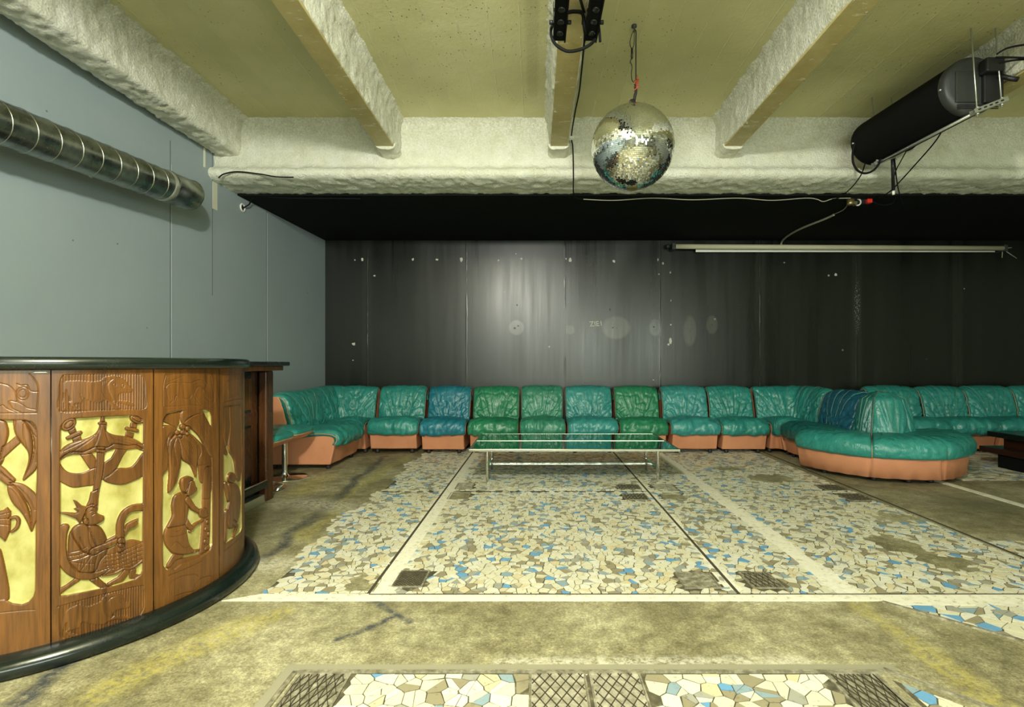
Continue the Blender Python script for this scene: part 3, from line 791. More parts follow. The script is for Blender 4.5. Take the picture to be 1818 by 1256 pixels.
row = [(-2.045,-1.415,'teal',0,.0,'teal sofa unit at the left end of the back row, next to the left corner'),
       (-1.405,-.835,'blue',-.03,.0,'sofa unit with the bluest back of the row, left of the first plain green one'),
       (-.825,-.20,'green',0,.0,'green leather sofa unit behind the left end of the glass table'),
       (-.19,.375,'sage',.02,.0,'narrow grey-green sofa unit, between the left green one and a pale blue-green one'),
       (.39,1.02,'aqua',.0,.0,'pale blue-green sofa unit behind the middle of the glass table'),
       (1.03,1.63,'green',.02,.0,'bright green sofa unit behind the right end of the glass table'),
       (1.64,2.25,'aqua',-.02,.0,'light teal sofa unit just right of the glass table, beside the bright green one'),
       (2.26,2.85,'teal',.0,.0,'teal sofa unit at the right end of the row, before the inner corner')]
for i, (x0, x1, mt, dy, dz, lab) in enumerate(row):
    rs = random.Random(i+2); w_ = x1-x0
    an = rs.uniform(-.015,.015)
    sofa(lab, L[mt], straight((x0+x1)/2, FR+dy, an, rs.uniform(-.004,.006)), ((x0+x1)/2, FR+.4, 0), w_*.97, 11+i*3, seatw=w_*.985, shellw=w_*.90)
# along the left wall, facing right
sofa('salmon-sided sofa unit along the blue-grey wall behind the bar stools', L['teal'], straight(-2.05, 5.645, PI/2), (-2.4, 5.645, 0), .80, 51, shellw=.79)
def corner(px0, py0, a0, a1, off, sq=1.0):
    """concave corner: the units fan around an inner point"""
    def f(x, y, z, W=1.0):
        a = a0+(a1-a0)*(x/W+.5); r = max(.02, y+off)
        c, s_ = math.cos(a), math.sin(a); k = (1/max(abs(c), abs(s_)))**sq
        k = min(k, 1.30)
        return (px0+c*r*k, py0+s_*r*k, z)
    return f
sofa('corner sofa unit of teal leather where the blue-grey wall meets the black wall', L['teal'], corner(-2.08, 6.10, PI, PI/2, .06, .8), (-2.4, 6.5, 0), 1.0, 61, stretch=1.9, nseam=2, name='corner_sofa_module', shellw=.985)
sofa('inner corner sofa unit where the back row turns toward the viewer on the right', L['teal'], corner(2.89, 6.12, PI/2, 0, .06, .8), (3.2, 6.5, 0), 1.0, 67, stretch=1.9, nseam=2, name='corner_sofa_module', shellw=.985)
def radial(cx, cy, R, a0, a1, fl=0):
    def f(x, y, z):
        a = a0+(a1-a0)*(x+.5); r = max(.03, R-y)
        k = 1+fl*math.cos(3*(a-a0)/(a1-a0)*2*PI)
        return (cx+math.cos(a)*r*k, cy+math.sin(a)*r*k, z)
    return f
sofa('dark blue-green sofa unit of the peninsula, facing left, before its rounded end', L['navy'], straight(2.93, 5.72, -PI/2), (3.3, 5.72, 0), .65, 71, seatmat=L['dark'], shellw=.64)
E_ = thing('rounded_sofa_end', 'rounded peninsula end of the teal sofas over a salmon base, with a horseshoe back', 'sofa', (3.55, 5.45, 0))
def end_unit():
    cx, cy = 3.54, 5.34; rs = np.random.RandomState(5)
    corners = [math.radians(a) for a in (182, 236, 281, 325, 360)]
    def Rf(a, R, k=.06):          # slightly faceted plan
        for c0, c1 in zip(corners[:-1], corners[1:]):
            if c0 <= a <= c1:
                m_ = (c0+c1)/2; return R*(1-k*(1-math.cos((a-m_)))*8*(.5)+k*.5)*(1+k*((a-m_)/((c1-c0)/2))**2*.9-.02)
        return R
    A0, A1 = corners[0], corners[-1]; NA = 150
    # base shell
    mb = MB(); prof = [(-.12,.045),(-.045,.045),(-.04,.20),(-.035,.33),(-.08,.37),(-.6,.37)]; pts = []
    AA = np.linspace(A0, A1, NA)
    for zi, (dr, z) in enumerate(prof):
        for a in AA:
            R = Rf(a, .785)+dr+(.008*math.sin(a*31+z*20)+.010*vn(a*9, z*8)*(z > .1) if zi in (1,2,3) else 0)
            nearest = min(abs(a-c) for c in corners[1:-1]); R += -.018*math.exp(-(nearest/.02)**2)*(zi in (1,2,3))
            R = max(.15, R); pts.append((cx+math.cos(a)*R, cy+math.sin(a)*R, z))
    mb.grid(pts, NA, len(prof))
    mb.box(cx-.66, cx+.68, cy-.06, cy, .05, .36)
    mb.build('shell', M['pink'], E_, recalc=False)
    # three seat cushions + piping
    for q, (c0, c1) in enumerate(((corners[0], math.radians(237)), (math.radians(237), math.radians(281)), (math.radians(281), corners[-1]))):
        NU = 46; NR = 34; pr = smooth_path([(0,-.62,.395),(0,-.42,.41),(0,-.25,.425),(0,-.12,.425),(0,-.03,.405),(0,.02,.36),(0,.035,.30),(0,.02,.245),(0,-.015,.225)], 5)
        pts = []; o = rs.rand()*50
        for j, p in enumerate(pr):
            tt = j/(len(pr)-1)
            for i in range(NU):
                u = -1+2*i/(NU-1); a = c0+(c1-c0)*(u+1)/2; e = (1-abs(u)**7)**(1/7); et = (1-abs(2*tt-1)**12)**(1/8)
                h = .055*(e*et-1)+e*(.012*(1-u*u)+(float(vn(u*9+o, tt*6+o))-.5)*.016*min(1, tt*1.5)-max(0, .12-abs(float(vn(u*5+tt*4+o, tt*7+3))-.5))*.09*e)
                nz = 1-max(0, (tt-.5)*2); nr = max(0, (tt-.45)*1.8)
                R = Rf(a, .772)+p.y+h*min(1, nr); R = max(.1, R)
                pts.append((cx+math.cos(a)*R, cy+math.sin(a)*R, p.z+h*nz))
        sb = MB().grid(pts, NU, len(pr)); cu = sb.build('seat_cushion', L['teal'], E_, recalc=False)
        pp = [pts[(len(pr)-1)*NU+i] for i in range(NU)]
        MB().tube(pp, .006, 6).build('piping', M['piping'], cu)
        if q < 2: MB().tube([pts[j*NU+NU-1] for j in range(6, len(pr))], .006, 6).build('piping', M['piping'], cu)
    # horseshoe back: a rounded block with its own panels
    bx, by = 3.62, 5.33
    def bR(a, z):
        k = (z-.38)/.42; r = .300-.075*k-.035*k*k
        if z > .74: r -= (z-.74)**.8*.9
        return r
    segs = [(180, 222), (222, 300), (300, 360)]
    mats_ = [L['dark'], L['teal'], L['teal']]
    zs = list(np.linspace(.36, .72, 22))+[.74,.76,.775,.787,.795,.80]
    for q, (d0, d1) in enumerate(segs):
        pts = []; NU = 36; o = rs.rand()*40
        for z in zs:
            for i in range(NU):
                u = -1+2*i/(NU-1); a = math.radians(d0+(d1-d0)*(u+1)/2); e = (1-abs(u)**8)**(1/8)
                k = (z-.36)/.44
                ang = math.atan2(u*.8, k+.15)
                h = .03*(e-1)+e*((float(vn(ang*7+o, k*2))-.5)*.03*(1-k*.7)+.012*(1-u*u)-max(0,.1-abs(float(vn(u*6+o, k*9+o))-.5))*.10*(1-k)*e)
                r = max(.02, bR(a, z)+h); sy = 1.0
                pts.append((bx+math.cos(a)*r, by+math.sin(a)*r*sy, z))
        if True:
            top = [(bx+(p[0]-bx)*.3, by+(p[1]-by)*.3, .81) for p in pts[-NU:]]; pts += top
        bk = MB().grid(pts, NU, len(zs)+1).build('back_cushion', mats_[q], E_, recalc=False)
        MB().tube([pts[j*NU+NU-1] for j in range(0, len(zs)+1)], .006, 6).build('piping', M['piping'], bk)
        for uc0, uc1 in ((.1,.35),(-.1,-.35)):
            pp = []
            for j in range(2, len(zs)-3):
                k = (zs[j]-.36)/.44; u = uc0+(uc1-uc0)*k**1.6; i = int((u+1)/2*(NU-1)); p = Vector(pts[j*NU+i]); d = Vector((p.x-bx, p.y-by, 0)).normalized(); 
                f_ = (u+1)/2*(NU-1)-i; p = p.lerp(Vector(pts[j*NU+i+1]), f_); pp.append(p+d*.001)
            MB().tube(pp, .0034, 5).build('seam', M['thread'], bk)
    for a in (200, 238, 262, 280, 300, 330):
        f = MB(); R = .66; q = (cx+math.cos(math.radians(a))*R, cy+math.sin(math.radians(a))*R)
        f.lathe([(0,0),(.024,0),(.028,.012),(.026,.052),(0,.052)], (q[0], q[1], 0), 14); f.build('foot', M['rubber'], E_)
end_unit()
# second row behind the low black table
rr = [(4.38,5.06,'teal','teal sofa unit against the black wall directly behind the rounded sofa end'),
      (5.07,5.66,'teal','teal sofa unit on the right, between the rounded end and the last tan-piped seam'),
      (5.67,6.30,'teal','teal sofa unit behind the low black table near the right edge'),
      (6.31,6.95,'teal','teal sofa unit cut off by the right edge of the picture')]
for i, (x0, x1, mt, lab) in enumerate(rr):
    w_ = x1-x0
    sofa(lab, L[mt], straight((x0+x1)/2, FR+.02, 0), ((x0+x1)/2, FR+.4, 0), w_*.99, 111+i*5, seatw=w_*1.01, shellw=w_*.93, group='green leather sofa units')

# ------------------------------------------------------------------ tables
t = thing('coffee_table', 'long low chromed coffee table with a dark glass top in front of the green sofas', 'table', (.35, 4.97, 0))
x0, x1, y0, y1, zt = -.585, 1.28, 4.47, 5.48, .345
f = MB(); s_ = .014
f.box(x0,x1,y0,y0+s_,zt-.022,zt); f.box(x0,x1,y1-s_,y1,zt-.022,zt); f.box(x0,x0+s_,y0+s_,y1-s_,zt-.022,zt); f.box(x1-s_,x1,y0+s_,y1-s_,zt-.022,zt)
f.build('top_frame', M['brushed'], t, bevel=.002)
MB().box(x0+s_,x1-s_,(y0+y1)/2-.004,(y0+y1)/2+.004,zt-.02,zt+.001).build('middle_bar', M['brushed'], t)
MB().box(x0+s_,x1-s_,y0+s_,(y0+y1)/2-.004,zt-.010,zt-.003).build('glass_pane', M['glass'], t)
MB().box(x0+s_,x1-s_,(y0+y1)/2+.004,y1-s_,zt-.010,zt-.003).build('glass_pane', M['glass'], t)
for lx in (-.445, 1.142):
    for ly in (4.715, 5.225):
        MB().lathe([(0,0),(.010,0),(.013,.004),(.013,zt-.028)], (lx, ly, 0), 14).build('leg', M['chrome'], t)
    MB().box(lx-.008,lx+.008,4.73,5.21,.108,.128).build('side_stretcher', M['chrome'], t)
    MB().box(lx-.010,lx+.010,4.60,5.34,zt-.040,zt-.028).build('cross_bearer', M['chrome'], t)
MB().box(-.437,1.134,4.96,4.98,.110,.128).build('long_stretcher', M['chrome'], t)

t = thing('low_table', 'low stepped black wooden table in front of the sofas at the right edge', 'table', (5.4, 4.95, 0))
MB().box(4.90,5.95,4.40,5.50,.315,.372).build('table_top', M['lacq'], t, bevel=.006)
MB().box(4.99,5.85,4.52,5.40,.205,.316).build('spacer', M['darkwood'], t, bevel=.004)
MB().box(4.85,6.0,4.34,5.54,.150,.206).build('lower_shelf', M['darkwood'], t, bevel=.006)
MB().box(4.90,5.9,4.5,5.37,0,.151).build('plinth', M['grille'], t, bevel=.004)

# ------------------------------------------------------------------ the carved round bar
BC = Vector((-2.28, 2.44)); BR = .765
def ring(prof, a0, a1, n, name, mat, parent, **k):
    mb = MB().lathe(prof, (BC.x, BC.y, 0), n, a0=math.radians(a0), a1=math.radians(a1))
    P = len(prof)
    mb.add([mb.v[i] for i in range(P)], [tuple(range(P))]); mb.add([mb.v[n*P+i] for i in range(P)], [tuple(range(P))])
    return mb.build(name, mat, parent, **k)
bar = thing('bar_counter', 'round wooden bar counter with carved figures on yellow panels and a black top', 'bar counter', (BC.x, BC.y, 0))
ring([(.42,1.078),(.775,1.076),(.788,1.082),(.793,1.10),(.788,1.118),(.775,1.125),(.42,1.125),(.42,1.078)], -150, 100, 120, 'counter_top', M['lacq'], bar)
ring([(.70,0),(.818,0),(.832,.012),(.837,.032),(.832,.050),(.812,.066),(.785,.073),(.72,.073),(.70,0)], -150, 100, 120, 'plinth', M['lacq'], bar)
ring([(.44,.05),(.735,.05),(.735,1.077),(.44,1.077),(.44,.05)], -150, 100, 80, 'carcass', M['dwood'], bar)
lb_ = MB(); q = BC
for da in (0,):
    a = math.radians(-50.5); p0 = (BC.x+math.cos(a)*.772, BC.y+math.sin(a)*.772)
ring([(.765,1.066),(.771,1.066),(.771,1.070),(.765,1.070),(.765,1.066)], -52.6, -49.6, 6, 'metal_clip', M['zinc'], bar)

def surf_hit(x, y, R=BR):
    dx = (x-950)/900; dz = (646-y)/900
    a = dx*dx+1; b = -2*(dx*BC.x+BC.y); c = BC.x**2+BC.y**2-R*R; D = b*b-4*a*c
    D = max(D, 0); t = (-b-D**.5)/2/a
    th = math.atan2(t-BC.y, t*dx-BC.x)
    return th*BR, EYE+t*dz
ZM = dict(A=(90,730,7.389), B=(90,870,6.279), C=(270,650,6.282), D=(270,840,5.712), E=(0,650,6.28), F=(0,850,5.233), G=(90,1040,7.853), H=(80,640,5.71))
def tp(tg, pts):
    ox, oy, k = ZM[tg]; return [surf_hit(ox+a/k, oy+b/k) for a, b in pts]
def sdf_poly(S, Z, poly):
    P = np.array(poly); d = np.full(S.shape, 1e9); ins = np.zeros(S.shape, bool)
    for i in range(len(P)):
        ax, ay = P[i-1]; bx, by = P[i]; ex, ey = bx-ax, by-ay
        wx, wy = S-ax, Z-ay; t = np.clip((wx*ex+wy*ey)/(ex*ex+ey*ey+1e-12), 0, 1)
        d = np.minimum(d, (wx-ex*t)**2+(wy-ey*t)**2)
        c = ((ay > Z) != (by > Z)) & (S < (bx-ax)*(Z-ay)/((by-ay) if by != ay else 1e-12)+ax); ins ^= c
    d = np.sqrt(d); return np.where(ins, d, -d)
def sdf_path(S, Z, path, r):
    d = np.full(S.shape, -1e9)
    for i in range(len(path)-1):
        ax, ay = path[i]; bx, by = path[i+1]; ex, ey = bx-ax, by-ay
        r0 = r[i] if isinstance(r, (list, tuple)) else r; r1 = r[i+1] if isinstance(r, (list, tuple)) else r
        wx, wy = S-ax, Z-ay; t = np.clip((wx*ex+wy*ey)/(ex*ex+ey*ey+1e-12), 0, 1)
        d = np.maximum(d, r0+(r1-r0)*t-np.sqrt((wx-ex*t)**2+(wy-ey*t)**2))
    return d
def crv(pts):       # smooth 2D polygon
    q = smooth_path([(a, b, 0) for a, b in pts], 4, closed=True); return [(p.x, p.y) for p in q]
def crl(pts):
    q = smooth_path([(a, b, 0) for a, b in pts], 5); return [(p.x, p.y) for p in q]
def ellp(cx, cy, rx, ry, rot=0, n=18):
    c, s_ = math.cos(math.radians(rot)), math.sin(math.radians(rot))
    return [(cx+rx*math.cos(2*PI*k/n)*c-ry*math.sin(2*PI*k/n)*s_, cy+rx*math.cos(2*PI*k/n)*s_+ry*math.sin(2*PI*k/n)*c) for k in range(n)]
MM = .001
def carved(d0, d1, aperture, shapes, grooves, hatch=None, label=None):
    s0, s1 = math.radians(d0)*BR+.0012, math.radians(d1)*BR-.0012
    z0, z1 = .045, 1.077; st = .0016
    ns = int((s1-s0)/st); nz = int((z1-z0)/st)
    S, Z = np.meshgrid(np.linspace(s0, s1, ns), np.linspace(z0, z1, nz))
    H = np.zeros(S.shape)+.25*MM*(vn(S*240, Z*9)-.5)
    gold = np.zeros(S.shape, bool); E_s = np.full(S.shape, .01)
    if aperture:
        d = sdf_poly(S, Z, aperture); DEP = -14*MM
        inside = d > 0
        H = np.where(inside, DEP*np.clip(d/(.004), 0, 1)+.5*MM*(vn(S*60, Z*60)-.5), H-1.2*MM*np.clip(1+d/.004, 0, 1)**2)
        gold = inside; E_s = -d+.0012
        for sh in shapes:
            kind, tg, pts, h, wd = sh[:5]
            if kind == 'poly': e = sdf_poly(S, Z, crv(tp(tg, pts)))
            elif kind == 'raw': e = sdf_poly(S, Z, tp(tg, pts))
            elif kind == 'ell': e = sdf_poly(S, Z, tp(tg, ellp(*pts)))
            else:
                r = sh[5]; q = tp(tg, pts); k = ZM[tg][2]
                # pixel radius -> metres at that place
                sc = []
                for (a, b) in pts:
                    u = surf_hit(ZM[tg][0]+a/k, ZM[tg][1]+b/k); v = surf_hit(ZM[tg][0]+a/k, ZM[tg][1]+(b+10)/k); sc.append(abs(u[1]-v[1])/10)
                rr_ = r if isinstance(r, (list, tuple)) else [r]*len(pts)
                if len(pts) > 3:
                    q2 = smooth_path([(a, b, c*d_) for (a, b), c, d_ in zip(q, rr_, sc)], 5); q = [(p.x, p.y) for p in q2]; rad = [max(.001, p.z) for p in q2]
                else: rad = [a*b for a, b in zip(rr_, sc)]
                e = sdf_path(S, Z, q, rad)
            m_ = (e > 0) & inside
            wd *= MM; h *= MM
            k = np.clip(e/wd, 0, 1); hh = DEP+h*(.35*np.clip(e/.0026, 0, 1)+.65*np.sqrt(1-(1-k)**2))+min(3*MM, .15*wd)*np.clip(e/(wd*2.5), 0, 1)
            # a shallow cut around each form keeps overlapping forms apart
            cut = (e <= 0) & (e > -.0022) & inside & ~gold
            H = np.where(cut, H-1.8*MM*(1+e/.0022), H)
            under = ~gold & m_
            H = np.where(m_, np.where(under, np.maximum(hh, DEP+h*.5*np.clip(e/.0026, 0, 1)), hh), H); gold = gold & ~m_; E_s = np.maximum(E_s, e)
    for gvr in grooves:
        tg, pts, wd, dp = gvr[:4]
        q = tp(tg, pts) if len(gvr) > 4 else crl(tp(tg, pts))
        wd *= 1.7; dp *= 1.5
        e = sdf_path(S, Z, q, wd*MM)
        H = H-np.where(~gold, dp*MM*np.clip(e/(wd*MM)*1.4, 0, 1), 0)
    if hatch:
        for tg, fr, an in hatch:
            m_ = sdf_poly(S, Z, crv(tp(tg, fr)) if len(fr) > 12 else tp(tg, fr)) > 0
            a_ = sdf_poly(S, Z, crv(tp(tg, an)))
            m_ &= a_ < 0
            H = np.where(m_, H-1.8*MM-1.5*MM*np.sin(S*2*PI/.0085+3*vn(S*30, Z*8)), H)
            H = np.where(a_ > 0, H-.9*MM*np.clip(1-a_/.0035, 0, 1), H)
    A = S/BR; Rr = BR+H
    pts = np.stack([BC.x+np.cos(A)*Rr, BC.y+np.sin(A)*Rr, Z], -1).reshape(-1, 3)
    me = bpy.data.meshes.new('carved_panel')
    me.vertices.add(len(pts)); off = BASE[bar.name]; me.vertices.foreach_set('co', (pts-np.array(off)).ravel())
    I, J = np.meshgrid(np.arange(ns-1), np.arange(nz-1)); a = (J*ns+I).ravel()
    F = np.stack([a, a+1, a+ns+1, a+ns], -1)
    me.loops.add(F.size); me.loops.foreach_set('vertex_index', F.ravel())
    me.polygons.add(len(F)); me.polygons.foreach_set('loop_start', np.arange(0, F.size, 4)); me.polygons.foreach_set('loop_total', np.full(len(F), 4))
    me.materials.append(M['carving'])
    at = me.attributes.new('ground', 'FLOAT', 'POINT'); at.data.foreach_set('value', np.clip(.5-E_s/.006, 0, 1).ravel().astype(np.float32))
    me.polygons.foreach_set('use_smooth', np.ones(len(F), bool)); me.update(); me.validate()
    o = bpy.data.objects.new('carved_panel', me); C.objects.link(o); o.parent = bar; BASE[o.name] = off
    if label: o['label'] = label
    return o
Wd = 5
P1_ap = tp('A', [(122,260),(140,190),(190,130),(260,100),(335,92),(690,72),(1050,55),(1150,65),(1205,110),(1222,190),(1222,700)])+tp('B', [(1030,500),(1030,900),(1005,955),(930,1010),(720,1075),(400,1140),(180,1185),(108,1188),(100,1150),(100,300)])
P1 = [('poly','A',[(100,680),(180,770),(260,815),(400,820),(520,775),(620,740),(620,955),(440,1000),(300,1015),(200,980),(100,900)],5,4),
 ('raw','A',[(385,575),(520,775),(620,745),(620,640),(550,560),(440,570)],6,4),
 ('raw','A',[(870,500),(1025,505),(960,600),(890,745),(700,910),(640,905),(680,700),(800,620)],6,4),
 ('poly','A',[(890,755),(1040,745),(1120,690),(1215,560),(1260,560),(1260,820),(1100,925),(960,972),(820,965),(700,912),(800,830)],7,4),
 ('raw','A',[(280,365),(395,315),(420,390),(300,430)],5,4),
 ('raw','A',[(215,255),(320,205),(350,280),(250,315)],7,6),
 ('poly','A',[(200,345),(300,295),(390,260),(425,285),(405,312),(300,360),(222,385),(200,370)],9,4),
 ('ell','A',(238,178,118,75,-35),11,8), ('ell','A',(243,180,72,42,-35),12.5,4),
 ('raw','A',[(1000,270),(1115,290),(1100,360),(985,330)],5,4),
 ('raw','A',[(1065,150),(1155,175),(1140,240),(1050,215)],7,6),
 ('poly','A',[(1000,205),(1080,222),(1165,240),(1175,270),(1150,285),(1070,268),(990,252)],9,4),
 ('ell','A',(1138,112,98,55,22),11,8), ('ell','A',(1142,108,65,30,22),12.5,4),
 ('raw','A',[(110,650),(180,590),(300,540),(430,545),(590,470),(740,480),(850,430),(1020,450),(1140,440),(1240,510),(1240,540),(1140,497),(1000,515),(850,500),(730,545),(600,540),(450,580),(300,575),(200,602),(110,670)],8,3),
 ('poly','A',[(655,170),(740,180),(745,260),(830,310),(1000,335),(1130,375),(1240,450),(1240,515),(1140,448),(1020,458),(850,438),(740,488),(590,478),(430,543),(300,538),(180,588),(110,645),(110,545),(200,455),(330,400),(500,350),(600,290),(640,220)],12,9),
 ('raw','A',[(668,60),(710,60),(728,150),(742,170),(632,170),(652,148)],11,5),
 ('cap','A',[(650,163),(725,163)],12.5,5,20),
 ('cap','A',[(665,560),(645,800),(600,1080),(585,1300)],11,6,[42,42,36,34]),
 ('cap','A',[(635,490),(705,490)],13,5,18), ('cap','A',[(628,530),(705,535)],13,5,24),
 ('raw','B',[(450,30),(540,-10),(525,190),(395,195),(430,120)],9,6),
 # basket and cloth
 ('poly','B',[(600,700),(700,640),(860,570),(960,562),(1060,610),(1060,780),(900,880),(720,940),(560,960),(480,900)],6,8),
 ('cap','B',[(300,1010),(200,1080),(90,1150)],7,5,[30,26,34]), ('cap','B',[(480,1000),(560,1060),(640,1110)],7,5,[34,32,30]),
 ('cap','B',[(860,910),(790,1000),(660,1060)],8,5,[34,40,24]), ('cap','B',[(930,910),(920,970),(1020,975)],8,5,[34,30,20]),
 ('cap','B',[(150,430),(125,520),(120,700),(170,850),(280,945),(420,975),(540,950),(665,880)],9,6,[46,46,46,46,44,40,34,10]),
 ('cap','B',[(570,970),(720,940),(820,890),(900,885),(980,840),(1050,780)],9,4,[10,16,16,16,16,18]),
 ('poly','B',[(330,385),(420,395),(530,400),(590,450),(640,560),(640,700),(560,800),(500,920),(320,930),(210,820),(190,700),(200,520),(250,430)],10,12),
 ('cap','B',[(640,585),(760,515)],10,5,[26,20]),
 ('cap','B',[(790,660),(785,500),(785,380),(830,270),(920,210),(1060,195)],12,6,[44,40,38,38,40,46]),
 ('poly','B',[(828,520),(830,450),(860,380),(990,320),(965,360),(990,372),(940,420),(884,445)],13,5),
 ('cap','B',[(330,460),(425,640),(485,690)],13,9,[78,66,46]), ('cap','B',[(485,690),(620,630),(750,572)],13,6,[46,36,28]),
 ('ell','B',(795,575,52,42,-10),14,6), ('ell','B',(795,625,40,30,0),14,5),
 ('raw','B',[(95,250),(280,262),(300,250),(255,215),(290,205),(248,112),(300,135),(350,180),(400,190),(470,160),(522,185),(520,225),(400,260),(370,330),(325,388),(280,330),(180,290),(95,262)],12,6),
 ('poly','B',[(395,230),(440,190),(510,200),(528,262),(570,285),(605,300),(602,345),(570,368),(530,388),(480,402),(420,402),(380,370),(390,300)],14,10),
 ('ell','B',(395,358,38,38,0),15,5)]
G1 = [('A',[(660,200),(610,400),(560,478)],1.6,1.5),('A',[(655,200),(560,350),(330,515)],1.6,1.6),('A',[(640,235),(480,375),(180,525)],1.6,1.6),('A',[(710,200),(760,400),(830,432)],1.6,1.5),('A',[(720,235),(850,370),(1070,440)],1.6,1.6),('A',[(740,265),(900,345),(1200,450)],1.6,1.6),
 ('B',[(430,250),(480,235),(525,262)],1.2,1.2),('B',[(460,290),(490,270),(520,268)],1.2,1.4),('B',[(540,350),(570,352),(598,340)],1.0,1.3),('B',[(350,350),(390,260),(480,175)],1.4,1.8),('B',[(425,440),(440,600),(520,690)],1.4,1.6),('B',[(330,530),(400,700)],1.4,2),
 ('B',[(200,710),(330,680),(400,640)],1.2,1.4),('B',[(200,750),(320,730),(420,690)],1.2,1.4),('B',[(205,800),(330,770),(450,720)],1.4,1.8),('B',[(230,840),(320,925)],1.2,1.2),('B',[(460,740),(330,920)],1.4,1.6),('B',[(530,720),(500,830),(490,930)],1.4,1.6),('B',[(240,810),(380,830),(500,830)],1.2,1.3)]
for k in range(6): G1 += [('B',[(215+k*26,720-k*2),(235+k*26,780-k*3)],.9,1.0),('B',[(330+k*28,770+k*4),(300+k*34,900)],.9,1.1)]
for k in range(7): G1 += [('B',[(620+k*58,720-k*14),(640+k*58,900-k*8)],1.1,1.5)]
for k in range(5): G1 += [('B',[(600,740+k*42),(780,700+k*42),(1030,590+k*46)],1.1,1.5)]
for k in range(5): G1 += [('B',[(540,510+k*28),(600,500+k*28)],.9,1.1)]
fH = [(150,520),(150,300),(158,210),(180,165),(230,148),(600,143),(930,143),(985,165),(1012,215),(1018,350),(1015,488),(800,500),(500,512)]
aH = [(200,215),(330,205),(450,215),(560,205),(600,170),(700,155),(765,170),(830,220),(862,270),(888,290),(878,318),(830,330),(760,335),(730,400),(820,415),(890,435),(905,462),(860,462),(720,425),(700,440),(765,490),(700,495),(620,400),(560,430),(480,418),(430,400),(370,375),(385,410),(370,430),(300,448),(360,505),(320,512),(285,480),(240,430),(265,410),(235,350),(218,300),(205,380),(190,460),(200,512),(165,515),(175,450),(190,370),(185,280)]
G1 += [('H',fH+[fH[0]],1.2,1.3)]+[('H',[(690-k*22,190+k*5),(640-k*12,240+k*12),(650-k*8,320+k*10),(700-k*2,410+k*4)],.9,1.3) for k in range(6)]
G1 += [('H',ellp(790,258,14,20,0,8)+[(804,258)],.8,1.3),('H',[(840,300),(880,305)],.8,1.1),('H',[(370,375),(360,340)],.9,1.1),('H',[(690,240),(715,235),(720,260),(695,262),(690,240)],.8,1.2),('H',ellp(750,165,24,12,0,8)+[(774,165)],.8,1.1)]
fG = [(130,300),(130,292),(680,140),(1240,8),(1295,60),(1305,250),(1290,340),(1230,440),(1160,505),(700,640),(420,725),(290,752),(190,742),(140,700),(128,560)]
aG = [(200,400),(250,330),(330,290),(400,270),(500,300),(600,265),(690,225),(740,160),(820,115),(900,108),(1000,130),(1030,180),(1040,235),(1110,240),(1122,280),(1060,320),(920,350),(870,430),(1000,425),(1100,430),(1150,470),(1050,470),(850,490),(760,540),(650,550),(560,540),(470,515),(430,530),(400,590),(300,625),(240,650),(330,680),(390,705),(330,720),(260,710),(210,655),(255,590),(225,520),(190,600),(150,690),(160,560)]
G1 += [('G',fG+[fG[0]],1.2,1.3)]+[('G',[(900-k*26,150+k*6),(820-k*14,200+k*16),(830-k*12,300+k*12),(880-k*6,430+k*6)],.9,1.3) for k in range(7)]+[('G',ellp(990,220,16,22,0,8)+[(1006,220)],.8,1.3)]
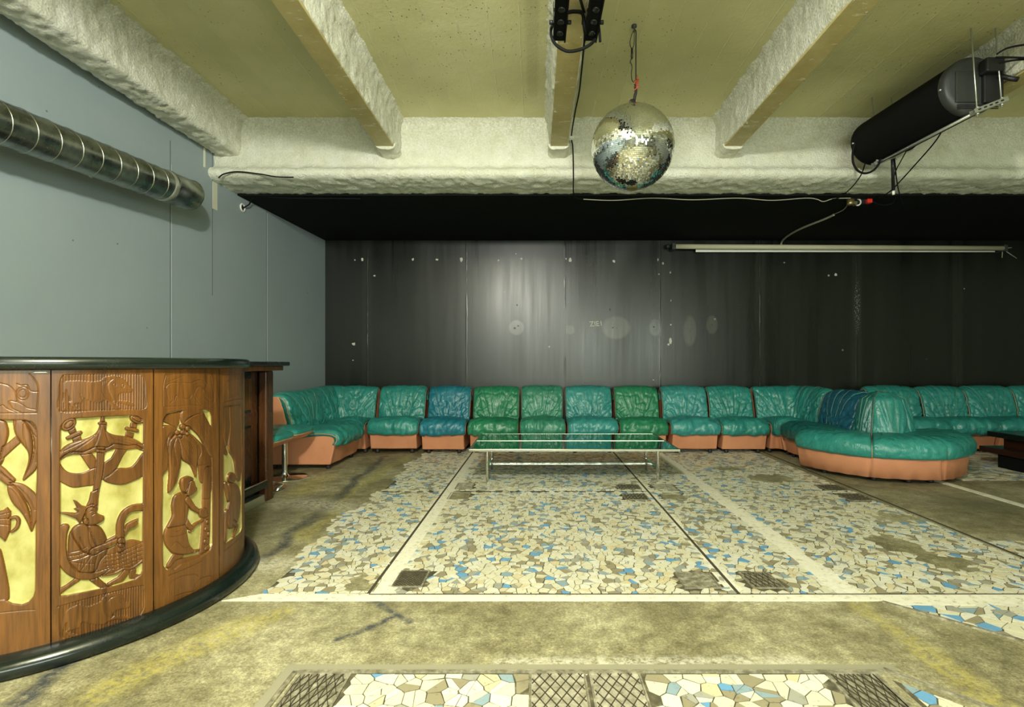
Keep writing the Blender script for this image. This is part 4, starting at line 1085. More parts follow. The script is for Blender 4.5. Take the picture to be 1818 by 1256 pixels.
# frame moulding lines
G1 += [('H',[(55,150),(52,900)],.9,1.2),('H',[(58,900),(58,1250)],.9,1.2)]
carved(-49.0, -25.5, P1_ap, P1, G1, [('H',fH,aH),('G',fG,aG)], 'panel carved with a crowned figure under a parasol')
P2_ap = tp('C', [(122,640),(130,590),(165,540),(210,515),(350,498),(540,484),(610,486),(650,510),(665,560),(672,900)])+tp('D', [(618,200),(618,720),(590,790),(500,858),(300,930),(230,985),(150,990),(112,940),(106,500)])
P2 = [('raw','C',[(100,612),(160,545),(335,500),(325,640),(290,705),(200,650)],6,5),
 ('poly','C',[(560,850),(430,740),(380,760),(520,1080),(560,1300),(700,1300),(670,1000)],9,12),
 ('cap','D',[(575,-10),(572,200),(568,420),(560,640),(545,790)],9,10,[60,58,56,60,62]),
 ('poly','C',[(340,500),(540,470),(620,580),(690,750),(700,1010),(650,1010),(600,900),(530,780),(430,690),(350,650)],13,9),
 ('poly','C',[(100,720),(230,665),(300,720),(230,800),(200,900),(190,1130),(150,1190),(100,1240)],12,8),
 ('poly','C',[(290,780),(400,750),(480,820),(560,950),(515,1080),(505,1245),(440,1110),(340,1030)],12,8),
 ('poly','C',[(285,770),(330,900),(335,1040),(310,1200),(270,1330),(190,1420),(200,1200),(188,1000),(195,860),(235,800)],13.5,8),
 ('ell','C',(288,742,30,32,0),15,8),('ell','C',(350,680,34,34,0),15,8),('ell','C',(348,745,30,30,0),16,8),('ell','C',(405,700,30,32,0),15,8),('ell','C',(325,785,26,26,0),15,7),('ell','C',(400,760,22,24,0),14.5,7),
 ('raw','D',[(150,960),(200,900),(300,870),(420,845),(520,820),(620,740),(640,900),(300,960),(200,1010)],6,5),
 ('cap','D',[(300,830),(240,860),(190,935)],9,6,[44,34,30]),('cap','D',[(390,790),(440,800),(495,785)],9,5,[26,20,12]),
 ('cap','D',[(350,490),(410,560),(450,525),(535,478)],10,5,[34,26,20,16]),('ell','D',(400,596,16,14,0),10,4),
 ('poly','D',[(160,550),(240,545),(330,512),(362,560),(392,720),(445,790),(385,832),(240,828),(180,780),(140,720),(130,630)],11,10),
 ('poly','D',[(320,195),(372,240),(385,330),(372,430),(345,525),(240,552),(158,562),(185,500),(215,430),(208,330),(232,240),(280,205)],13,14),
 ('cap','D',[(370,275),(430,355),(500,398)],13,6,[36,28,22]),('poly','D',[(480,385),(530,355),(572,370),(560,400),(585,425),(545,455),(500,450)],14,6),
 ('ell','D',(372,125,66,92,-12),14,12),('poly','D',[(400,60),(435,80),(450,130),(466,155),(455,185),(430,215),(390,238),(360,225),(370,150)],15.5,8),
 ('poly','D',[(290,100),(310,55),(370,30),(420,45),(425,75),(380,90),(365,150),(330,200),(300,160)],16,7),
 ('ell','D',(570,500,16,26,15),13,6),('ell','D',(555,570,14,24,15),13,6),('ell','D',(580,620,14,26,10),13,6),('ell','D',(548,700,16,28,10),13,6),('ell','D',(570,760,40,20,-50),11,6)]
G2 = []
for k in range(9): G2 += [('C',[(360+k*4,640-k*8),(470+k*14,560-k*4),(560+k*14,680),(620+k*8,960)],.9,1.2)]
for k in range(7): G2 += [('C',[(270,735+k*6),(200-k*4,760+k*12),(150+k*8,900+k*20),(120+k*10,1180)],.9,1.2),('C',[(310+k*8,790),(350+k*22,880+k*6),(400+k*16,1000+k*14),(440+k*10,1120)],.9,1.2),('C',[(280-k*4,800+k*5),(240+k*6-20,950),(230+k*10,1150),(215+k*7,1350)],.9,1.2)]
G2 += [('C',[(540,1110),(600,1100),(640,1080)],1.2,1.8),('D',[(525,270),(570,262),(612,262)],1.2,1.8),('D',[(240,600),(300,580),(340,520)],1.2,1.6),('D',[(180,650),(280,640),(370,600)],1.0,1.3),('D',[(200,750),(260,700),(330,760),(390,740)],1.0,1.3),('D',[(330,330),(335,450),(330,510)],1.0,1.2)]
fC = [(125,460),(122,300),(128,200),(150,130),(200,98),(600,92),(655,120),(672,200),(684,420),(400,440)]
G2 += [('C',fC+[fC[0]],1.2,1.4),('C',[(150,250),(200,195),(300,190),(430,192),(500,165),(560,160),(585,190),(608,215),(600,248),(520,232),(480,300),(475,340),(530,425)],1.2,1.5),('C',[(250,400),(275,330),(340,365),(420,360),(445,320)],1.2,1.5),('C',[(490,350),(500,425)],1,1.3),('C',[(560,240),(640,290),(680,340)],1.1,1.4),
       ('C',[(180,180),(260,150),(380,100)],1,1.2),('C',[(570,270),(590,340),(650,400)],1,1.3),('C',[(540,360),(600,400)],1,1.3),('C',[(200,420),(240,380),(230,330)],1,1.3),('C',[(170,120),(160,250),(190,400)],.8,1)]
G2 += [('D',[(190,1250),(190,1140),(240,1080),(320,1045),(430,1030),(470,1050)],1.1,1.2),('D',[(440,1140),(500,1070),(612,1050),(610,1120),(560,1190),(490,1205),(440,1140)],1.1,1.3),('D',[(240,1250),(330,1220),(430,1200),(470,1160)],1.1,1.2),('D',[(170,1045),(400,950),(500,900)],1.2,1.4)]+[('D',[(480+k*26,1170-k*12),(520+k*22,1090)],.8,1) for k in range(4)]
G2 += [('C',[(755,70),(760,1250)],.9,1.2),('D',[(640,0),(635,1150)],.9,1.1),('D',[(690,0),(688,1160)],.9,1.1)]
carved(-25.4, -.7, P2_ap, P2, G2, None, 'panel carved with a palm tree and a striding person')
P3_ap = tp('C', [(798,470),(830,450),(900,440),(975,432),(992,470),(1000,900)])+tp('D', [(915,150),(918,560),(905,600),(820,670),(742,725),(726,690),(726,200)])
P3 = [('poly','C',[(790,460),(870,445),(880,700),(860,850),(830,920),(800,830),(790,650)],10,8),('poly','C',[(880,440),(990,430),(1010,800),(1000,1256),(960,1250),(930,1050),(870,930),(880,700)],10,8),
 ('poly','C',[(795,780),(830,880),(860,960),(850,1000),(800,940)],8,5),('cap','D',[(760,110),(790,260),(880,340)],11,6,[30,28,22]),
 ('poly','D',[(790,110),(870,110),(905,200),(900,400),(860,540),(790,560),(780,400),(800,250)],12,10),('ell','D',(820,48,42,58,0),13,8),('cap','D',[(770,400),(760,540),(750,690)],12,7,[34,28,26]),('cap','D',[(830,500),(880,540),(840,640)],10,6,[30,24,18])]
G3 = [('C',[(790,410),(795,200),(800,100),(900,92),(1000,90)],1.1,1.4),('C',[(795,410),(900,385),(1005,368)],1.1,1.6),('C',[(830,190),(850,300),(840,350),(900,345),(960,320)],1.1,1.4),('C',[(840,170),(900,160),(960,150)],1.1,1.4),('D',[(725,800),(820,720),(905,640)],1.1,1.4),('D',[(730,1060),(820,980),(905,900)],1.1,1.3)]
carved(-.6, 23.9, P3_ap, P3, G3, None, 'narrowest visible carved panel, with foliage and a climbing person')
P0_ap = tp('E', [(-560,640),(-520,600),(-60,600),(280,606),(350,625),(395,670),(412,740),(415,1200)])+tp('F', [(338,200),(330,1040),(312,1100),(270,1150),(200,1178),(110,1165),(40,1130),(-300,1150),(-460,1150),(-470,900)])
P0 = [('poly','E',[(-180,605),(30,610),(80,680),(88,770),(60,880),(30,1060),(-60,1150),(-160,1000)],10,8),
 ('raw','E',[(20,905),(170,780),(225,860),(30,1035),(-20,1060)],6,5),
 ('poly','E',[(255,600),(330,630),(400,700),(430,800),(425,1110),(300,1256),(245,1275),(340,1080),(372,900),(340,730)],8,6),
 ('poly','E',[(140,600),(255,605),(335,720),(368,900),(345,1060),(300,1170),(238,1275),(300,1100),(302,970),(210,840),(150,740)],12,9),
 ('cap','E',[(-60,1110),(10,1160),(60,1215),(120,1280)],10,6,[26,26,30,34]),('cap','F',[(-60,-60),(20,0),(90,52)],11,6,[28,28,26]),
 ('poly','F',[(85,40),(200,52),(290,110),(345,180),(345,370),(325,430),(285,505),(275,300),(210,180),(130,80)],9,6),
 ('poly','F',[(65,65),(130,78),(200,160),(262,280),(288,400),(285,505),(240,410),(190,325),(100,225),(58,120)],12,8),
 ('raw','F',[(-120,330),(20,300),(60,268),(95,310),(92,490),(40,597),(-20,545),(-120,520)],11,7),('cap','F',[(90,375),(140,365),(165,400),(150,460),(105,500)],10,4,[14,16,16,16,14]),
 ('poly','F',[(-150,640),(-20,650),(20,740),(60,930),(80,1060),(60,1150),(-100,1120)],10,9)]
G0 = [('E',[(170,620),(150,700)],1,1.5),('E',[(262,650),(265,800),(300,960)],1.1,1.6),('E',[(300,680),(400,800)],1,1.5),('E',[(380,900),(400,1000),(395,1080)],1,1.4),('F',[(100,100),(180,200),(240,330)],1.1,1.6),('F',[(160,80),(260,180),(320,300)],1.1,1.6),('F',[(0,340),(90,320)],1.2,1.8),('F',[(0,380),(90,375)],1,1.6),('F',[(0,430),(90,440)],1.2,1.8),('F',[(50,300),(50,560)],1,1.6),
 ('E',[(-300,530),(410,527)],1.2,1.5),('E',[(410,527),(425,300),(415,200),(330,90)],1.1,1.3),('E',[(0,195),(100,225),(170,300),(195,400),(120,390),(100,410),(140,480),(230,520)],1.2,1.5),('E',[(190,200),(230,220),(300,215),(330,270),(370,290),(430,288)],1.2,1.5),('E',[(0,450),(30,440),(80,480),(180,520)],1.1,1.4),('E',ellp(250,310,45,45,0,10)+[(295,310)],1,1.3),('E',ellp(255,310,70,75,0,12)+[(325,310)],1,1.3),('E',[(200,410),(260,440),(300,470),(400,490)],1,1.3),
 ('F',[(0,1250),(200,1230),(325,1222)],1.1,1.4)]
carved(-72.6, -49.1, P0_ap, P0, G0, None, 'leftmost carved panel, with long leaves')


# plain outer panels out of the photo's sight
ring([(.70,.04),(.765,.04),(.765,1.077),(.70,1.077),(.70,.04)], -150, -73.8, 30, 'side_panel', M['wood'], bar)
ring([(.70,.04),(.765,.04),(.765,1.077),(.70,1.077),(.70,.04)], 24.2, 100, 30, 'side_panel', M['wood'], bar)

# straight counter behind the round bar
t = thing('bar_counter', 'dark straight counter with a black top behind the round bar, beside the stools', 'bar counter', (-2.45, 3.7, 0))
MB().box(-3.0,-1.99,3.30,4.12,1.082,1.115).build('counter_top', M['lacq'], t, bevel=.008)
MB().box(-2.95,-2.03,3.33,4.09,1.045,1.082).build('top_rail', M['wood'], t, bevel=.004)
p = MB().box(-2.205,-2.135,4.03,4.145,0,1.046); p.build('end_post', M['dwood'], t, bevel=.018, seg=4)
MB().box(-2.60,-2.215,3.35,4.10,.02,1.045).build('carcass', M['lacq'], t)
MB().box(-2.222,-2.205,3.36,4.03,.62,.72).build('middle_rail', M['dwood'], t, bevel=.004)
MB().box(-2.222,-2.207,3.95,4.03,.1,1.04).build('stile', M['dwood'], t, bevel=.004)
for z0, z1 in ((.74,.985),(.22,.60)):
    pb = MB(); y = 3.42
    while y < 3.93:
        pb.box(-2.224,-2.209,y,y+.034,z0,z1); y += .036
    pb.build('slatted_panel', M['wood'] if z0 > .7 else M['dwood'], t, bevel=.003)
MB().box(-2.21,-2.12,3.36,4.03,.12,.165).build('foot_rail', M['lacq'], t, bevel=.006)
fb = MB(); fb.tube([(-2.135,3.38,.172),(-2.135,4.02,.172)], .010, 10); fb.build('metal_nosing', M['chrome'], t)
MB().box(-2.21,-2.15,3.36,4.10,0,.06).build('skirting', M['zinc'], t)

# bar stools
def stool(x, y, lab, z=.0, r=.22):
    t = thing('bar_stool', lab, 'stool', (x, y, 0), 'low stools by the bar')
    MB().lathe([(0,.018),(.04,.017),(.05,.014),(.20,.006),(.208,.003),(.205,0),(0,0)], (x, y, 0), 40).build('base_disc', M['chrome'], t)
    MB().lathe([(.045,.015),(.030,.03),(.026,.05),(.026,.36),(.032,.37)], (x, y, 0), 24).build('column', M['chrome'], t)
    sh = MB(); NA = 40
    def rr_(a, R): return R/ (abs(math.cos(a))**5+abs(math.sin(a))**5)**.2
    prof = [(0,.365),(.10,.365),(.17,.385),(.205,.415),(.215,.435)]
    pts = [(x+math.cos(2*PI*i/NA)*rr_(2*PI*i/NA, a), y+math.sin(2*PI*i/NA)*rr_(2*PI*i/NA, a), b+z) for a, b in prof for i in range(NA)]
    sh.grid(pts, NA, len(prof), closeu=True); sh.build('seat_shell', M['pink'], t, recalc=True)
    prof = [(.217,.43),(.222,.445),(.218,.465),(.20,.482),(.15,.492),(.08,.494),(0,.492)]
    pts = [(x+math.cos(2*PI*i/NA)*rr_(2*PI*i/NA, a), y+math.sin(2*PI*i/NA)*rr_(2*PI*i/NA, a), b+z+.006*float(vn(i*.7+y*9, b*60))) for a, b in prof for i in range(NA)]
    cu = MB().grid(pts, NA, len(prof), closeu=True).build('seat_cushion', L['teal'], t, recalc=True)
    MB().tube([(x+math.cos(2*PI*i/NA)*rr_(2*PI*i/NA, .221), y+math.sin(2*PI*i/NA)*rr_(2*PI*i/NA, .221), .434+z) for i in range(NA)], .005, 6, closed=True).build('piping', M['piping'], cu)
stool(-2.42, 4.90, 'low chrome stool with a teal seat, the farther one, before the salmon sofa side')
stool(-2.40, 4.44, 'low chrome stool with a teal seat, the nearer one, mostly behind the counter post')

# ------------------------------------------------------------------ duct on the left wall
t = thing('ventilation_duct', 'galvanised spiral ventilation duct running along the blue-grey wall', 'duct', (-2.95, 3.4, 2.45))
def dax(D): 
    return Vector((WX(D)+.25, D, EYE+1.327+(D-2.79)*.05))
R_ = .118
def tube_ax(d0, d1, prof_r, n=48, closed_end=False):
    mb = MB(); K = len(prof_r); pts = []
    for i, (k, r) in enumerate(prof_r):
        c = dax(d0+(d1-d0)*k)
        for j in range(n):
            a = 2*PI*j/n; pts.append((c.x+math.cos(a)*r, c.y, c.z+math.sin(a)*r))
    return mb.grid(pts, n, K, closeu=True)
tube_ax(.3, 3.98, [(i/40, R_) for i in range(41)]).build('spiral_pipe', M['galv'], t, recalc=False)
hel = []
N_ = 30; D0 = .32
for i in range(int((3.93-D0)/.135*N_)):
    a = -2*PI*i/N_; c = dax(D0+i/N_*.135); hel.append((c.x+math.cos(a)*R_, c.y, c.z+math.sin(a)*R_))
MB().tube(hel, .0042, 6).build('lock_seam', M['brushed'], t, recalc=False)
tube_ax(3.93, 4.20, [(0,R_+.004),(.02,R_+.009),(.08,R_+.009),(.10,R_+.004),(.97,R_+.004),(.99,R_+.009),(1,R_+.004),(1,R_-.004),(.2,R_-.006)]).build('end_collar', M['galv'], t, recalc=False)
tube_ax(3.90, 3.95, [(0,R_+.001),(.1,R_+.005),(.9,R_+.005),(1,R_+.001)]).build('tape_band', M['zinc'], t, recalc=False)
for D in (1.5, 3.4):
    c = dax(D); h = MB(); h.tube([(c.x+math.cos(a)*(R_+.006), c.y, c.z+math.sin(a)*(R_+.006)) for a in np.linspace(PI/2+.5, 3*PI/2-.5, 16)], .006, 6); h.box(WX(D), c.x-R_+.0, D-.012, D+.012, c.z-.012, c.z+.012)
    h.build('wall_bracket', M['zinc'], t)
# cable hole near the ceiling
c = Vector((WX(5.28), 5.28, 2.71))
D = -3.366/((430-950)/900-.06); c = Vector((WX(D), D, EYE+(646-369)/900*D))
t = thing('cable_grommet', 'white-rimmed cable hole high on the blue-grey wall under the black ceiling', 'cable hole', c)
g_ = MB().lathe([(.028,0),(.044,0),(.046,.006),(.042,.012),(.030,.012),(.028,0)], (0,0,0), 24)
g_.v = [(c.x+v[2], c.y+v[1]*1.0, c.z+v[0]) for v in g_.v]; g_.build('rim', M['wplast'], t)
g_ = MB().lathe([(0,.003),(.028,.003)], (0,0,0), 24); g_.v = [(c.x+v[2], c.y+v[1], c.z+v[0]) for v in g_.v]; g_.build('hole', M['black'], t)
def cable(name, label, pts, r, mat='cable', cat='cable', group=None, n=6, sub=8):
    mb = MB().tube(smooth_path(pts, sub), r, n)
    o = mb.build(name, M[mat] if isinstance(mat, str) else mat, None, recalc=False); tag(o, label, cat, group); return o
cable('cable', 'black cable leaving the white-rimmed hole along the black ceiling edge', [c+Vector((.01,0,.0)), c+Vector((.06,.02,.04)), px(455,350,5.26), px(520,352,5.22), px(640,353,5.21)], .007)
cable('cable', 'loose black cable lying on the left end of the white beam lip', [px(388,316,4.74), px(398,309,4.74), px(422,305,4.75), px(460,309,4.75), px(490,314,4.745), px(521,315,4.745)], .006)

# ------------------------------------------------------------------ mirror ball
bcx, bcy, bcz = .672, 3.50, 2.590
Rb = .283
ball = thing('mirror_ball', 'large mirror ball hanging from the ceiling in front of the beam', 'mirror ball', (bcx, bcy, bcz))
sph = MB().lathe([(Rb*.985*math.sin(a), -Rb*.985*math.cos(a)) for a in np.linspace(0.001, PI-.001, 48)], (bcx, bcy, bcz), 64); sph.build('core', M['glue'], ball, recalc=False)
mb = MB(); rs = random.Random(4); rows = 76
for i in range(4, rows-2):
    a = PI*(i+.5)/rows; r = math.sin(a); n_ = max(6, int(2*PI*r*Rb/(PI*Rb/rows)/1.0)); hh = PI/rows*.44
    for k in range(n_):
        b = 2*PI*(k+.5*(i % 2))/n_; hb = PI/n_*.90
        c0 = Vector((math.sin(a)*math.cos(b), math.sin(a)*math.sin(b), -math.cos(a)))
        e1 = Vector((-math.sin(b), math.cos(b), 0)); e2 = c0.cross(e1)
        nn_ = (c0+e1*rs.gauss(0,.034)+e2*rs.gauss(0,.034)).normalized(); e1 = (e1-nn_*e1.dot(nn_)).normalized(); e2 = nn_.cross(e1)
        p = Vector((bcx,bcy,bcz))+c0*Rb; s1 = math.sin(a)*hb*Rb; s2 = hh*Rb
        mb.add([p-e1*s1-e2*s2, p+e1*s1-e2*s2, p+e1*s1+e2*s2, p-e1*s1+e2*s2], [(0,1,2,3)])
mb.build('mirror_facets', M['mirror'], ball, recalc=False)
MB().lathe([(0,-Rb+.004),(.028,-Rb+.003),(.034,-Rb-.001),(.040,-Rb+.004)], (bcx,bcy,bcz), 28).build('bottom_plug', M['brass'], ball)
MB().lathe([(0,Rb+.05),(.018,Rb+.048),(.022,Rb+.03),(.022,Rb+.0),(.05,Rb-.004),(.05,Rb-.012)], (bcx,bcy,bcz), 24).build('hanging_cap', M['black'], ball)
for k in range(3):
    a0 = k*2.1; MB().tube(smooth_path([(bcx+.012*math.cos(a0),bcy,bcz+Rb+.02),(bcx+.035*math.cos(a0),bcy+.02*math.sin(a0),bcz+Rb+.03),(bcx+.03*math.cos(a0+1),bcy,bcz+Rb+.055),(bcx,bcy,bcz+Rb+.05)], 5), .0012, 5).build('loose_wire', M['brass'], ball)
hk = (bcx+.012, bcy, 3.437)
t = thing('hanging_sling', 'steel safety sling with carabiner holding the mirror ball', 'sling', hk)
MB().lathe([(0,0),(.018,0),(.018,-.012),(.006,-.014),(.005,-.05),(0,-.05)], hk, 14).build('ceiling_hook', M['dgrey'], t)
def P3(x, y): return px(x, y, 3.5)
lo = smooth_path([P3(1126,53), P3(1129,56), P3(1129,75), P3(1129,110), P3(1129,145)], 6)
MB().tube(lo, .0040, 7).build('wire_rope', M['black'], t)
MB().tube(smooth_path([P3(1126,53), P3(1122,60), P3(1118.5,74), P3(1119.5,83), P3(1122,86), P3(1125.5,80), P3(1126,68), P3(1126,53)], 5), .0026, 6).build('rope_eye', M['black'], t)
MB().tube([P3(1122,86), P3(1121.8,104)], .0075, 8).build('ferrule', M['black'], t)
MB().tube(smooth_path([P3(1121.8,104), P3(1119,109), P3(1122,118), P3(1121,130), P3(1122,142), P3(1126,147)], 6), .0030, 6).build('wire_rope', M['black'], t)
tie = MB(); r = random.Random(2)
for k in range(7):
    tie.tube(smooth_path([P3(1126+r.uniform(0,4),141+k*2), P3(1131+r.uniform(-2,3),143+k*2.4)+Vector((0,-.012,0)), P3(1127+r.uniform(-3,3),147+k*2.4)], 5), .0035, 6)
tie.tube(smooth_path([P3(1129,150), P3(1132,140), P3(1131,133)], 5), .003, 6)
o = tie.build('knotted_string', M['rope'], None); tag(o, 'red string knotted around the sling above the mirror ball', 'string')
MB().tube(smooth_path([P3(1128,150), P3(1129,162), P3(1127,172), P3(1126,181)], 5), .010, 8).build('taped_link', M['black'], t)

# ------------------------------------------------------------------ black lamp bars under the second beam
def lampbar(xc, lab, y0=1.95, y1=2.985):
    z = EYE+1.90
    t = thing('lamp_bar', lab, 'stage light', (xc, (y0+y1)/2, z), 'lamp bars')
    MB().box(xc-.036,xc+.036,y0,y1,z,z+.055).build('housing', M['grille'], t, bevel=.004)
    for sx in (-1, 1): MB().box(xc+sx*.033-.004,xc+sx*.033+.004,y0,y1,z-.010,z+.002).build('edge_rail', M['grille'], t)
    for k in range(9):
        y = y1-.072-k*.098
        if y < y0+.04: break
        MB().lathe([(0,-.003),(.014,-.0035),(.020,-.006),(.021,-.002),(.021,.001)], (xc,y,z-.001), 20).build('lens', M['lens'], t)
    for y in (y1-.12, y0+.2):
        b = MB(); b.box(xc-.040,xc-.036,y-.012,y+.012,z+.02,3.14); b.box(xc+.036,xc+.040,y-.012,y+.012,z+.02,3.14); b.box(xc-.04,xc+.04,y-.012,y+.012,3.098,3.104)
        b.build('yoke', M['black'], t)
        for sx in (-1, 1): MB().tube([(xc+sx*.036,y,z+.03),(xc+sx*.062,y,z+.03)], .012, 10).build('clamp_knob', M['black'], t)
lampbar(.142, 'black lamp bar with round lenses under the middle beam, the left one')
lampbar(.325, 'black lamp bar with round lenses under the middle beam, the right one')
Z3 = 2.93
cable('cable', 'black cable looping below the pair of lamp bars', [px(982,42,2.93), px(978,55,2.93), px(981,70,2.93), px(990,82,2.93), px(1008,91,2.93), px(1030,88,2.93), px(1048,79,2.93), px(1057,70,2.95)], .009)
cable('cable', 'short black cable bridging the two lamp bars', [px(1008,22,2.82), px(1020,20.5,2.82), px(1034,24,2.82), px(1037,45,2.84), px(1039,60,2.9)], .010)
cable('cable', 'black cable coming down between the lamp bars from above', [px(1027,-14,2.75), px(1033,8,2.75), px(1037,22,2.8)], .008)
cable('cable', 'short black cable end sticking out beside the right lamp bar', [px(1061,30,2.9), px(1064,55,2.9), px(1065.5,74,2.9)], .008)
cable('cable', 'long thin cable running down the middle beam and over the white lip', [px(1038,60,2.95), px(1036,90,3.1), px(1032,130,3.4), px(1028,165,3.75), px(1020,205,4.2), px(1014.5,243,4.75), px(1017,262,4.82), px(1018,310,4.76), px(1018,340,4.76), px(1021,351,5.0), px(1035,354,5.16)], .006)
tag(MB().box(*[px(1011,0,4.74).x, px(1019,0,4.74).x], 4.72, 4.76, EYE+(646-247)/900*4.74, EYE+(646-243)/900*4.74).build('cable_clip', M['wplast']), 'small white clip holding the thin cable at the end of the middle beam', 'cable clip')
cable('cable', 'pale thin cable running along the black ceiling under the beam', [px(1035,354,5.17), px(1090,356,5.19), px(1160,352,5.19), px(1230,355,5.19), px(1310,352,5.19), px(1370,356,5.19), px(1430,352,5.19), px(1450,354,5.19), px(1462,358,5.19), px(1480,353,5.19), px(1510,352,5.19)], .0045, 'wcable')

# ------------------------------------------------------------------ suspended cylinder
Y1, Y0 = 4.58, 3.62; cz = EYE+1.985; ax = 3.08
AX = lambda y: 3.04+(4.55-y)*.084
cyl = thing('suspended_cylinder', 'big black cylinder hung on threaded rods under the concrete ceiling', 'ceiling unit', (AX(4.1), 4.1, cz))
def lat(prof, n=56):
    m_ = MB().lathe(prof, (0,0,cz), n, axis='y'); m_.v = [(v[0]+AX(v[1]), v[1], v[2]) for v in m_.v]; return m_
lat([(0,Y1),(.18,Y1),(.197,Y1-.015),(.2,Y1-.04),(.2,Y0+.05)]).build('drum', M['grille'], cyl)
lat([(.2,Y0+.05),(.204,Y0+.045),(.205,Y0+.005),(.198,Y0-.012),(.17,Y0-.018),(0,Y0-.018)]).build('end_cap', M['dgrey'], cyl)
xe = AX(Y0)
MB().box(xe-.135,xe+.03,Y0-.030,Y0-.016,cz-.13,cz+.09).build('inspection_panel', M['dgrey2'], cyl, bevel=.006)
MB().box(xe+.05,xe+.19,Y0-.045,Y0-.016,cz-.14,cz+.14).build('terminal_plate', M['black'], cyl, bevel=.008)
MB().box(xe+.02,xe+.15,Y0-.10,Y0-.03,cz+.05,cz+.15).build('connection_box', M['black'], cyl, bevel=.012)
MB().tube([(xe+.14,Y0-.06,cz+.04),(xe+.20,Y0-.09,cz-.0),(xe+.235,Y0-.10,cz-.01)], .016, 10).build('knob', M['black'], cyl)
for k in range(3): MB().box(xe-.12,xe+.17,Y0-.024,Y0-.017,cz-.150-k*.012,cz-.145-k*.012).build('cap_rib', M['black'], cyl)
for y in (Y0+.02, Y1-.06): MB().tube([(AX(y)-.200,y,cz-.02),(AX(y)-.214,y,cz-.02)], .008, 8).build('screw', M['zinc'], cyl)
cr_ = MB(); cr_.tube([(AX(3.52)-.035,3.52,cz-.222),(AX(4.5)-.035,4.5,cz-.222)], .012, 8); cr_.build('carrier_rail', M['zinc'], cyl)
for y, lab in ((3.53,'nearer zinc strut with two threaded rods carrying the black cylinder'), (4.45,'farther zinc strut with two threaded rods under the left end of the black cylinder')):
    xa, xb = AX(y)-.045, AX(y)+.125; za, zb_ = cz-.235, cz-.235+.065
    mid = Vector(((xa+xb)/2, y, (za+zb_)/2)); an = math.atan2(zb_-za, xb-xa)
    t = thing('hanger_strut', lab, 'hanger', mid, 'hanger struts')
    Mx = Matrix.Translation(mid) @ Matrix.Rotation(-an, 4, 'Y')
    s1 = MB(); s1.box(-.125,.125,-.02,.02,-.002,.002,M=Mx); s1.box(-.125,.125,-.021,-.018,-.002,.028,M=Mx); s1.box(-.125,.125,.018,.021,-.002,.028,M=Mx)
    s1.build('strut_channel', M['zinc'], t)
    sl_ = MB()
    for k in range(5): sl_.box(-.10+k*.042,-.078+k*.042,-.0225,-.0212,.008,.018,M=Mx)
    sl_.build('slot', M['black'], t)
    for X_, zz in ((xa, za), (xb, zb_)):
        rd = MB(); rd.tube([(X_,y,zz-.03),(X_-.045,y,3.437)], .0048, 8); rd.lathe([(.0,-.012),(.012,-.012),(.012,.0),(0,0)], (X_,y,zz-.004), 6); rd.lathe([(0,0),(.012,0),(.012,.008),(0,.008)], (X_,y,zz+.03), 6)
        rd.build('threaded_rod', M['zinc'], t)
D_ = 4.42
cable('cable', 'black cable loop hanging under the far end of the black cylinder', [px(1518,255,D_), px(1514,272,D_), px(1515,290,D_), px(1523,303,D_), px(1536,308,D_), px(1550,303,D_), px(1560,292,D_), px(1563,283,D_)], .009)
cable('cable', 'small black cable loop under the middle of the black cylinder', [px(1598,264,D_), px(1608,268,D_), px(1620,263,D_), px(1629,253,D_), px(1631,244,D_)], .008)
cable('cable', 'thin straight cable slanting down from the cylinder underside to the beam lip', [px(1678,222,4.1), px(1660,252,4.2), px(1620,298,4.5), px(1600,320,4.65), px(1580,340,4.74), px(1560,352,5.1)], .0055)
cable('cable', 'thin black cable from the cylinder loop down to the beam lip', [px(1536,290,4.45), px(1528,312,4.6), px(1510,335,4.72), px(1490,351,4.95), px(1478,354,5.18)], .0055)
cable('cable', 'thin black cable slanting beside the dark drop pipe', [px(1616,256,4.45), px(1600,285,4.6), px(1590,305,4.7), px(1584,335,4.73), px(1583,350,4.9)], .005)
cable('cable', 'thin black cable crossing the dark drop pipe to the right', [px(1588,280,4.5), px(1592,320,4.68), px(1597,345,4.74), px(1604,364,5.1)], .005)
t = thing('drop_pipe', 'thin dark pipe with a white tip hanging from the left strut', 'pipe', px(1585,278,4.5))
MB().tube([px(1584.5,277,4.52), px(1586,338,4.68)], .014, 10).build('pipe', M['black'], t); MB().tube([px(1586,338,4.68), px(1586.3,346,4.68)], .012, 10).build('tip', M['wplast'], t)
for k, (pts, lab) in enumerate((([px(1770,96,3.3), px(1790,85,3.3), px(1830,78,3.3), px(1900,70,3.3)], 'black cable leaving the cylinder to the right, uppermost of three'),
               ([px(1768,102,3.32), px(1790,102,3.32), px(1830,103,3.32), px(1900,105,3.32)], 'black cable leaving the cylinder to the right, middle of three'),
               ([px(1774,112,3.34), px(1800,107,3.34), px(1830,104.5,3.34), px(1900,98,3.34)], 'black cable leaving the cylinder to the right, lowest of three'))):
    cable('cable', lab, pts, .006)

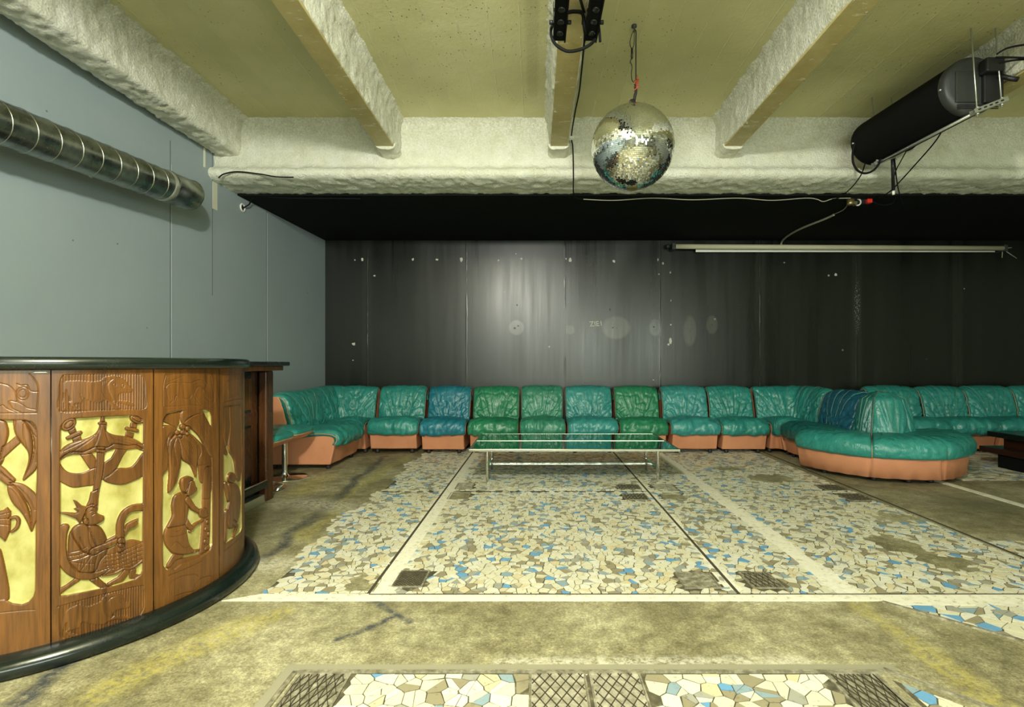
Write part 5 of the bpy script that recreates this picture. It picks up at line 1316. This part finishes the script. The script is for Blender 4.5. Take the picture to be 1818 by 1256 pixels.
# ------------------------------------------------------------------ screen tube, conduit and sockets
t = thing('projection_screen', 'rolled-up ivory projection screen fixed high on the black wall', 'screen', px(1490,439,7.0))
a, b = px(1199,438,6.96), px(1780,441,6.96)
MB().tube([a, b], .033, 20).build('roller_tube', M['ivory'], t)
MB().box(a.x+.3, b.x-.05, 7.02, 7.035, a.z-.062, a.z-.02).build('screen_hem', M['wplast'], t)
for e, sg in ((a, -1), (b, 1)):
    k_ = MB().box(min(e.x, e.x+sg*.05), max(e.x, e.x+sg*.05), 6.93, 7.094, e.z-.045, e.z+.045); k_.build('end_bracket', M['dgrey'], t, bevel=.006)
MB().tube([px(1188,437,7.0), px(1183,438,7.0)], .03, 12).build('crank_gear', M['dgrey'], t)
t = thing('pull_string', 'pale pull strings hanging at the right end of the screen tube', 'string', px(1780,442,6.98))
MB().tube([px(1780,442,6.98), px(1779,458,6.98)], .005, 6).build('strand', M['wcable'], t); MB().tube([px(1781,443,6.98), px(1805,459,6.98)], .005, 6).build('strand', M['wcable'], t); MB().tube([px(1782,441,6.98), px(1796,440,6.98)], .006, 6).build('strand', M['wcable'], t)
ZC = 2.826
cable('conduit', 'pale conduit crossing the black ceiling toward the screen tube', [Vector((3.43,7.06,ZC-.14)), Vector((3.43,7.03,ZC-.02)), pf(1415,405,2.0) if False else Vector((3.36,6.5,ZC-.016)), Vector((3.42,6.0,ZC-.016)), Vector((3.43,5.82,ZC-.016))], .014, 'wcable', 'conduit')
cable('cable', 'thin grey wire between the conduit end and the silver socket', [Vector((3.43,5.82,ZC-.012)), Vector((3.40,5.6,ZC-.03)), Vector((3.36,5.45,ZC-.02))], .004, 'wcable')
q = px(1524,359,5.32)
t = thing('ceiling_socket', 'small silver socket with a ring under the black ceiling', 'socket', q)
s1 = MB().lathe([(0,-.03),(.03,-.03),(.034,-.02),(.034,.03),(0,.03)], (q.x-.085,q.y,q.z), 18); s1.build('round_plug', M['brass'], t)
MB().tube([(q.x-.01+.034*math.cos(a), q.y, q.z+.034*math.sin(a)) for a in np.linspace(0, 2*PI, 25)[:-1]], .008, 8, closed=True).build('ring', M['wplast'], t)
MB().box(q.x-.055,q.x-.03,q.y-.03,q.y+.03,q.z-.038,q.z+.04).build('bracket', M['chrome'], t)
MB().box(q.x-.02,q.x+.08,q.y,q.y+.05,q.z-.015,q.z+.045).build('back_box', M['black'], t)
q = px(1541,358,5.32)
o = MB().box(q.x-.022,q.x+.030,q.y-.03,q.y+.03,q.z-.02,q.z+.022).build('plug_connector', M['red'], None, bevel=.006); tag(o, 'small red connector beside the silver socket under the beam', 'connector')
cable('cable', 'black cable drooping right of the red connector under the beam', [px(1546,356,5.3), px(1560,363,5.3), px(1575,364,5.3), px(1586,360,5.3), px(1590,350,5.25)], .006)
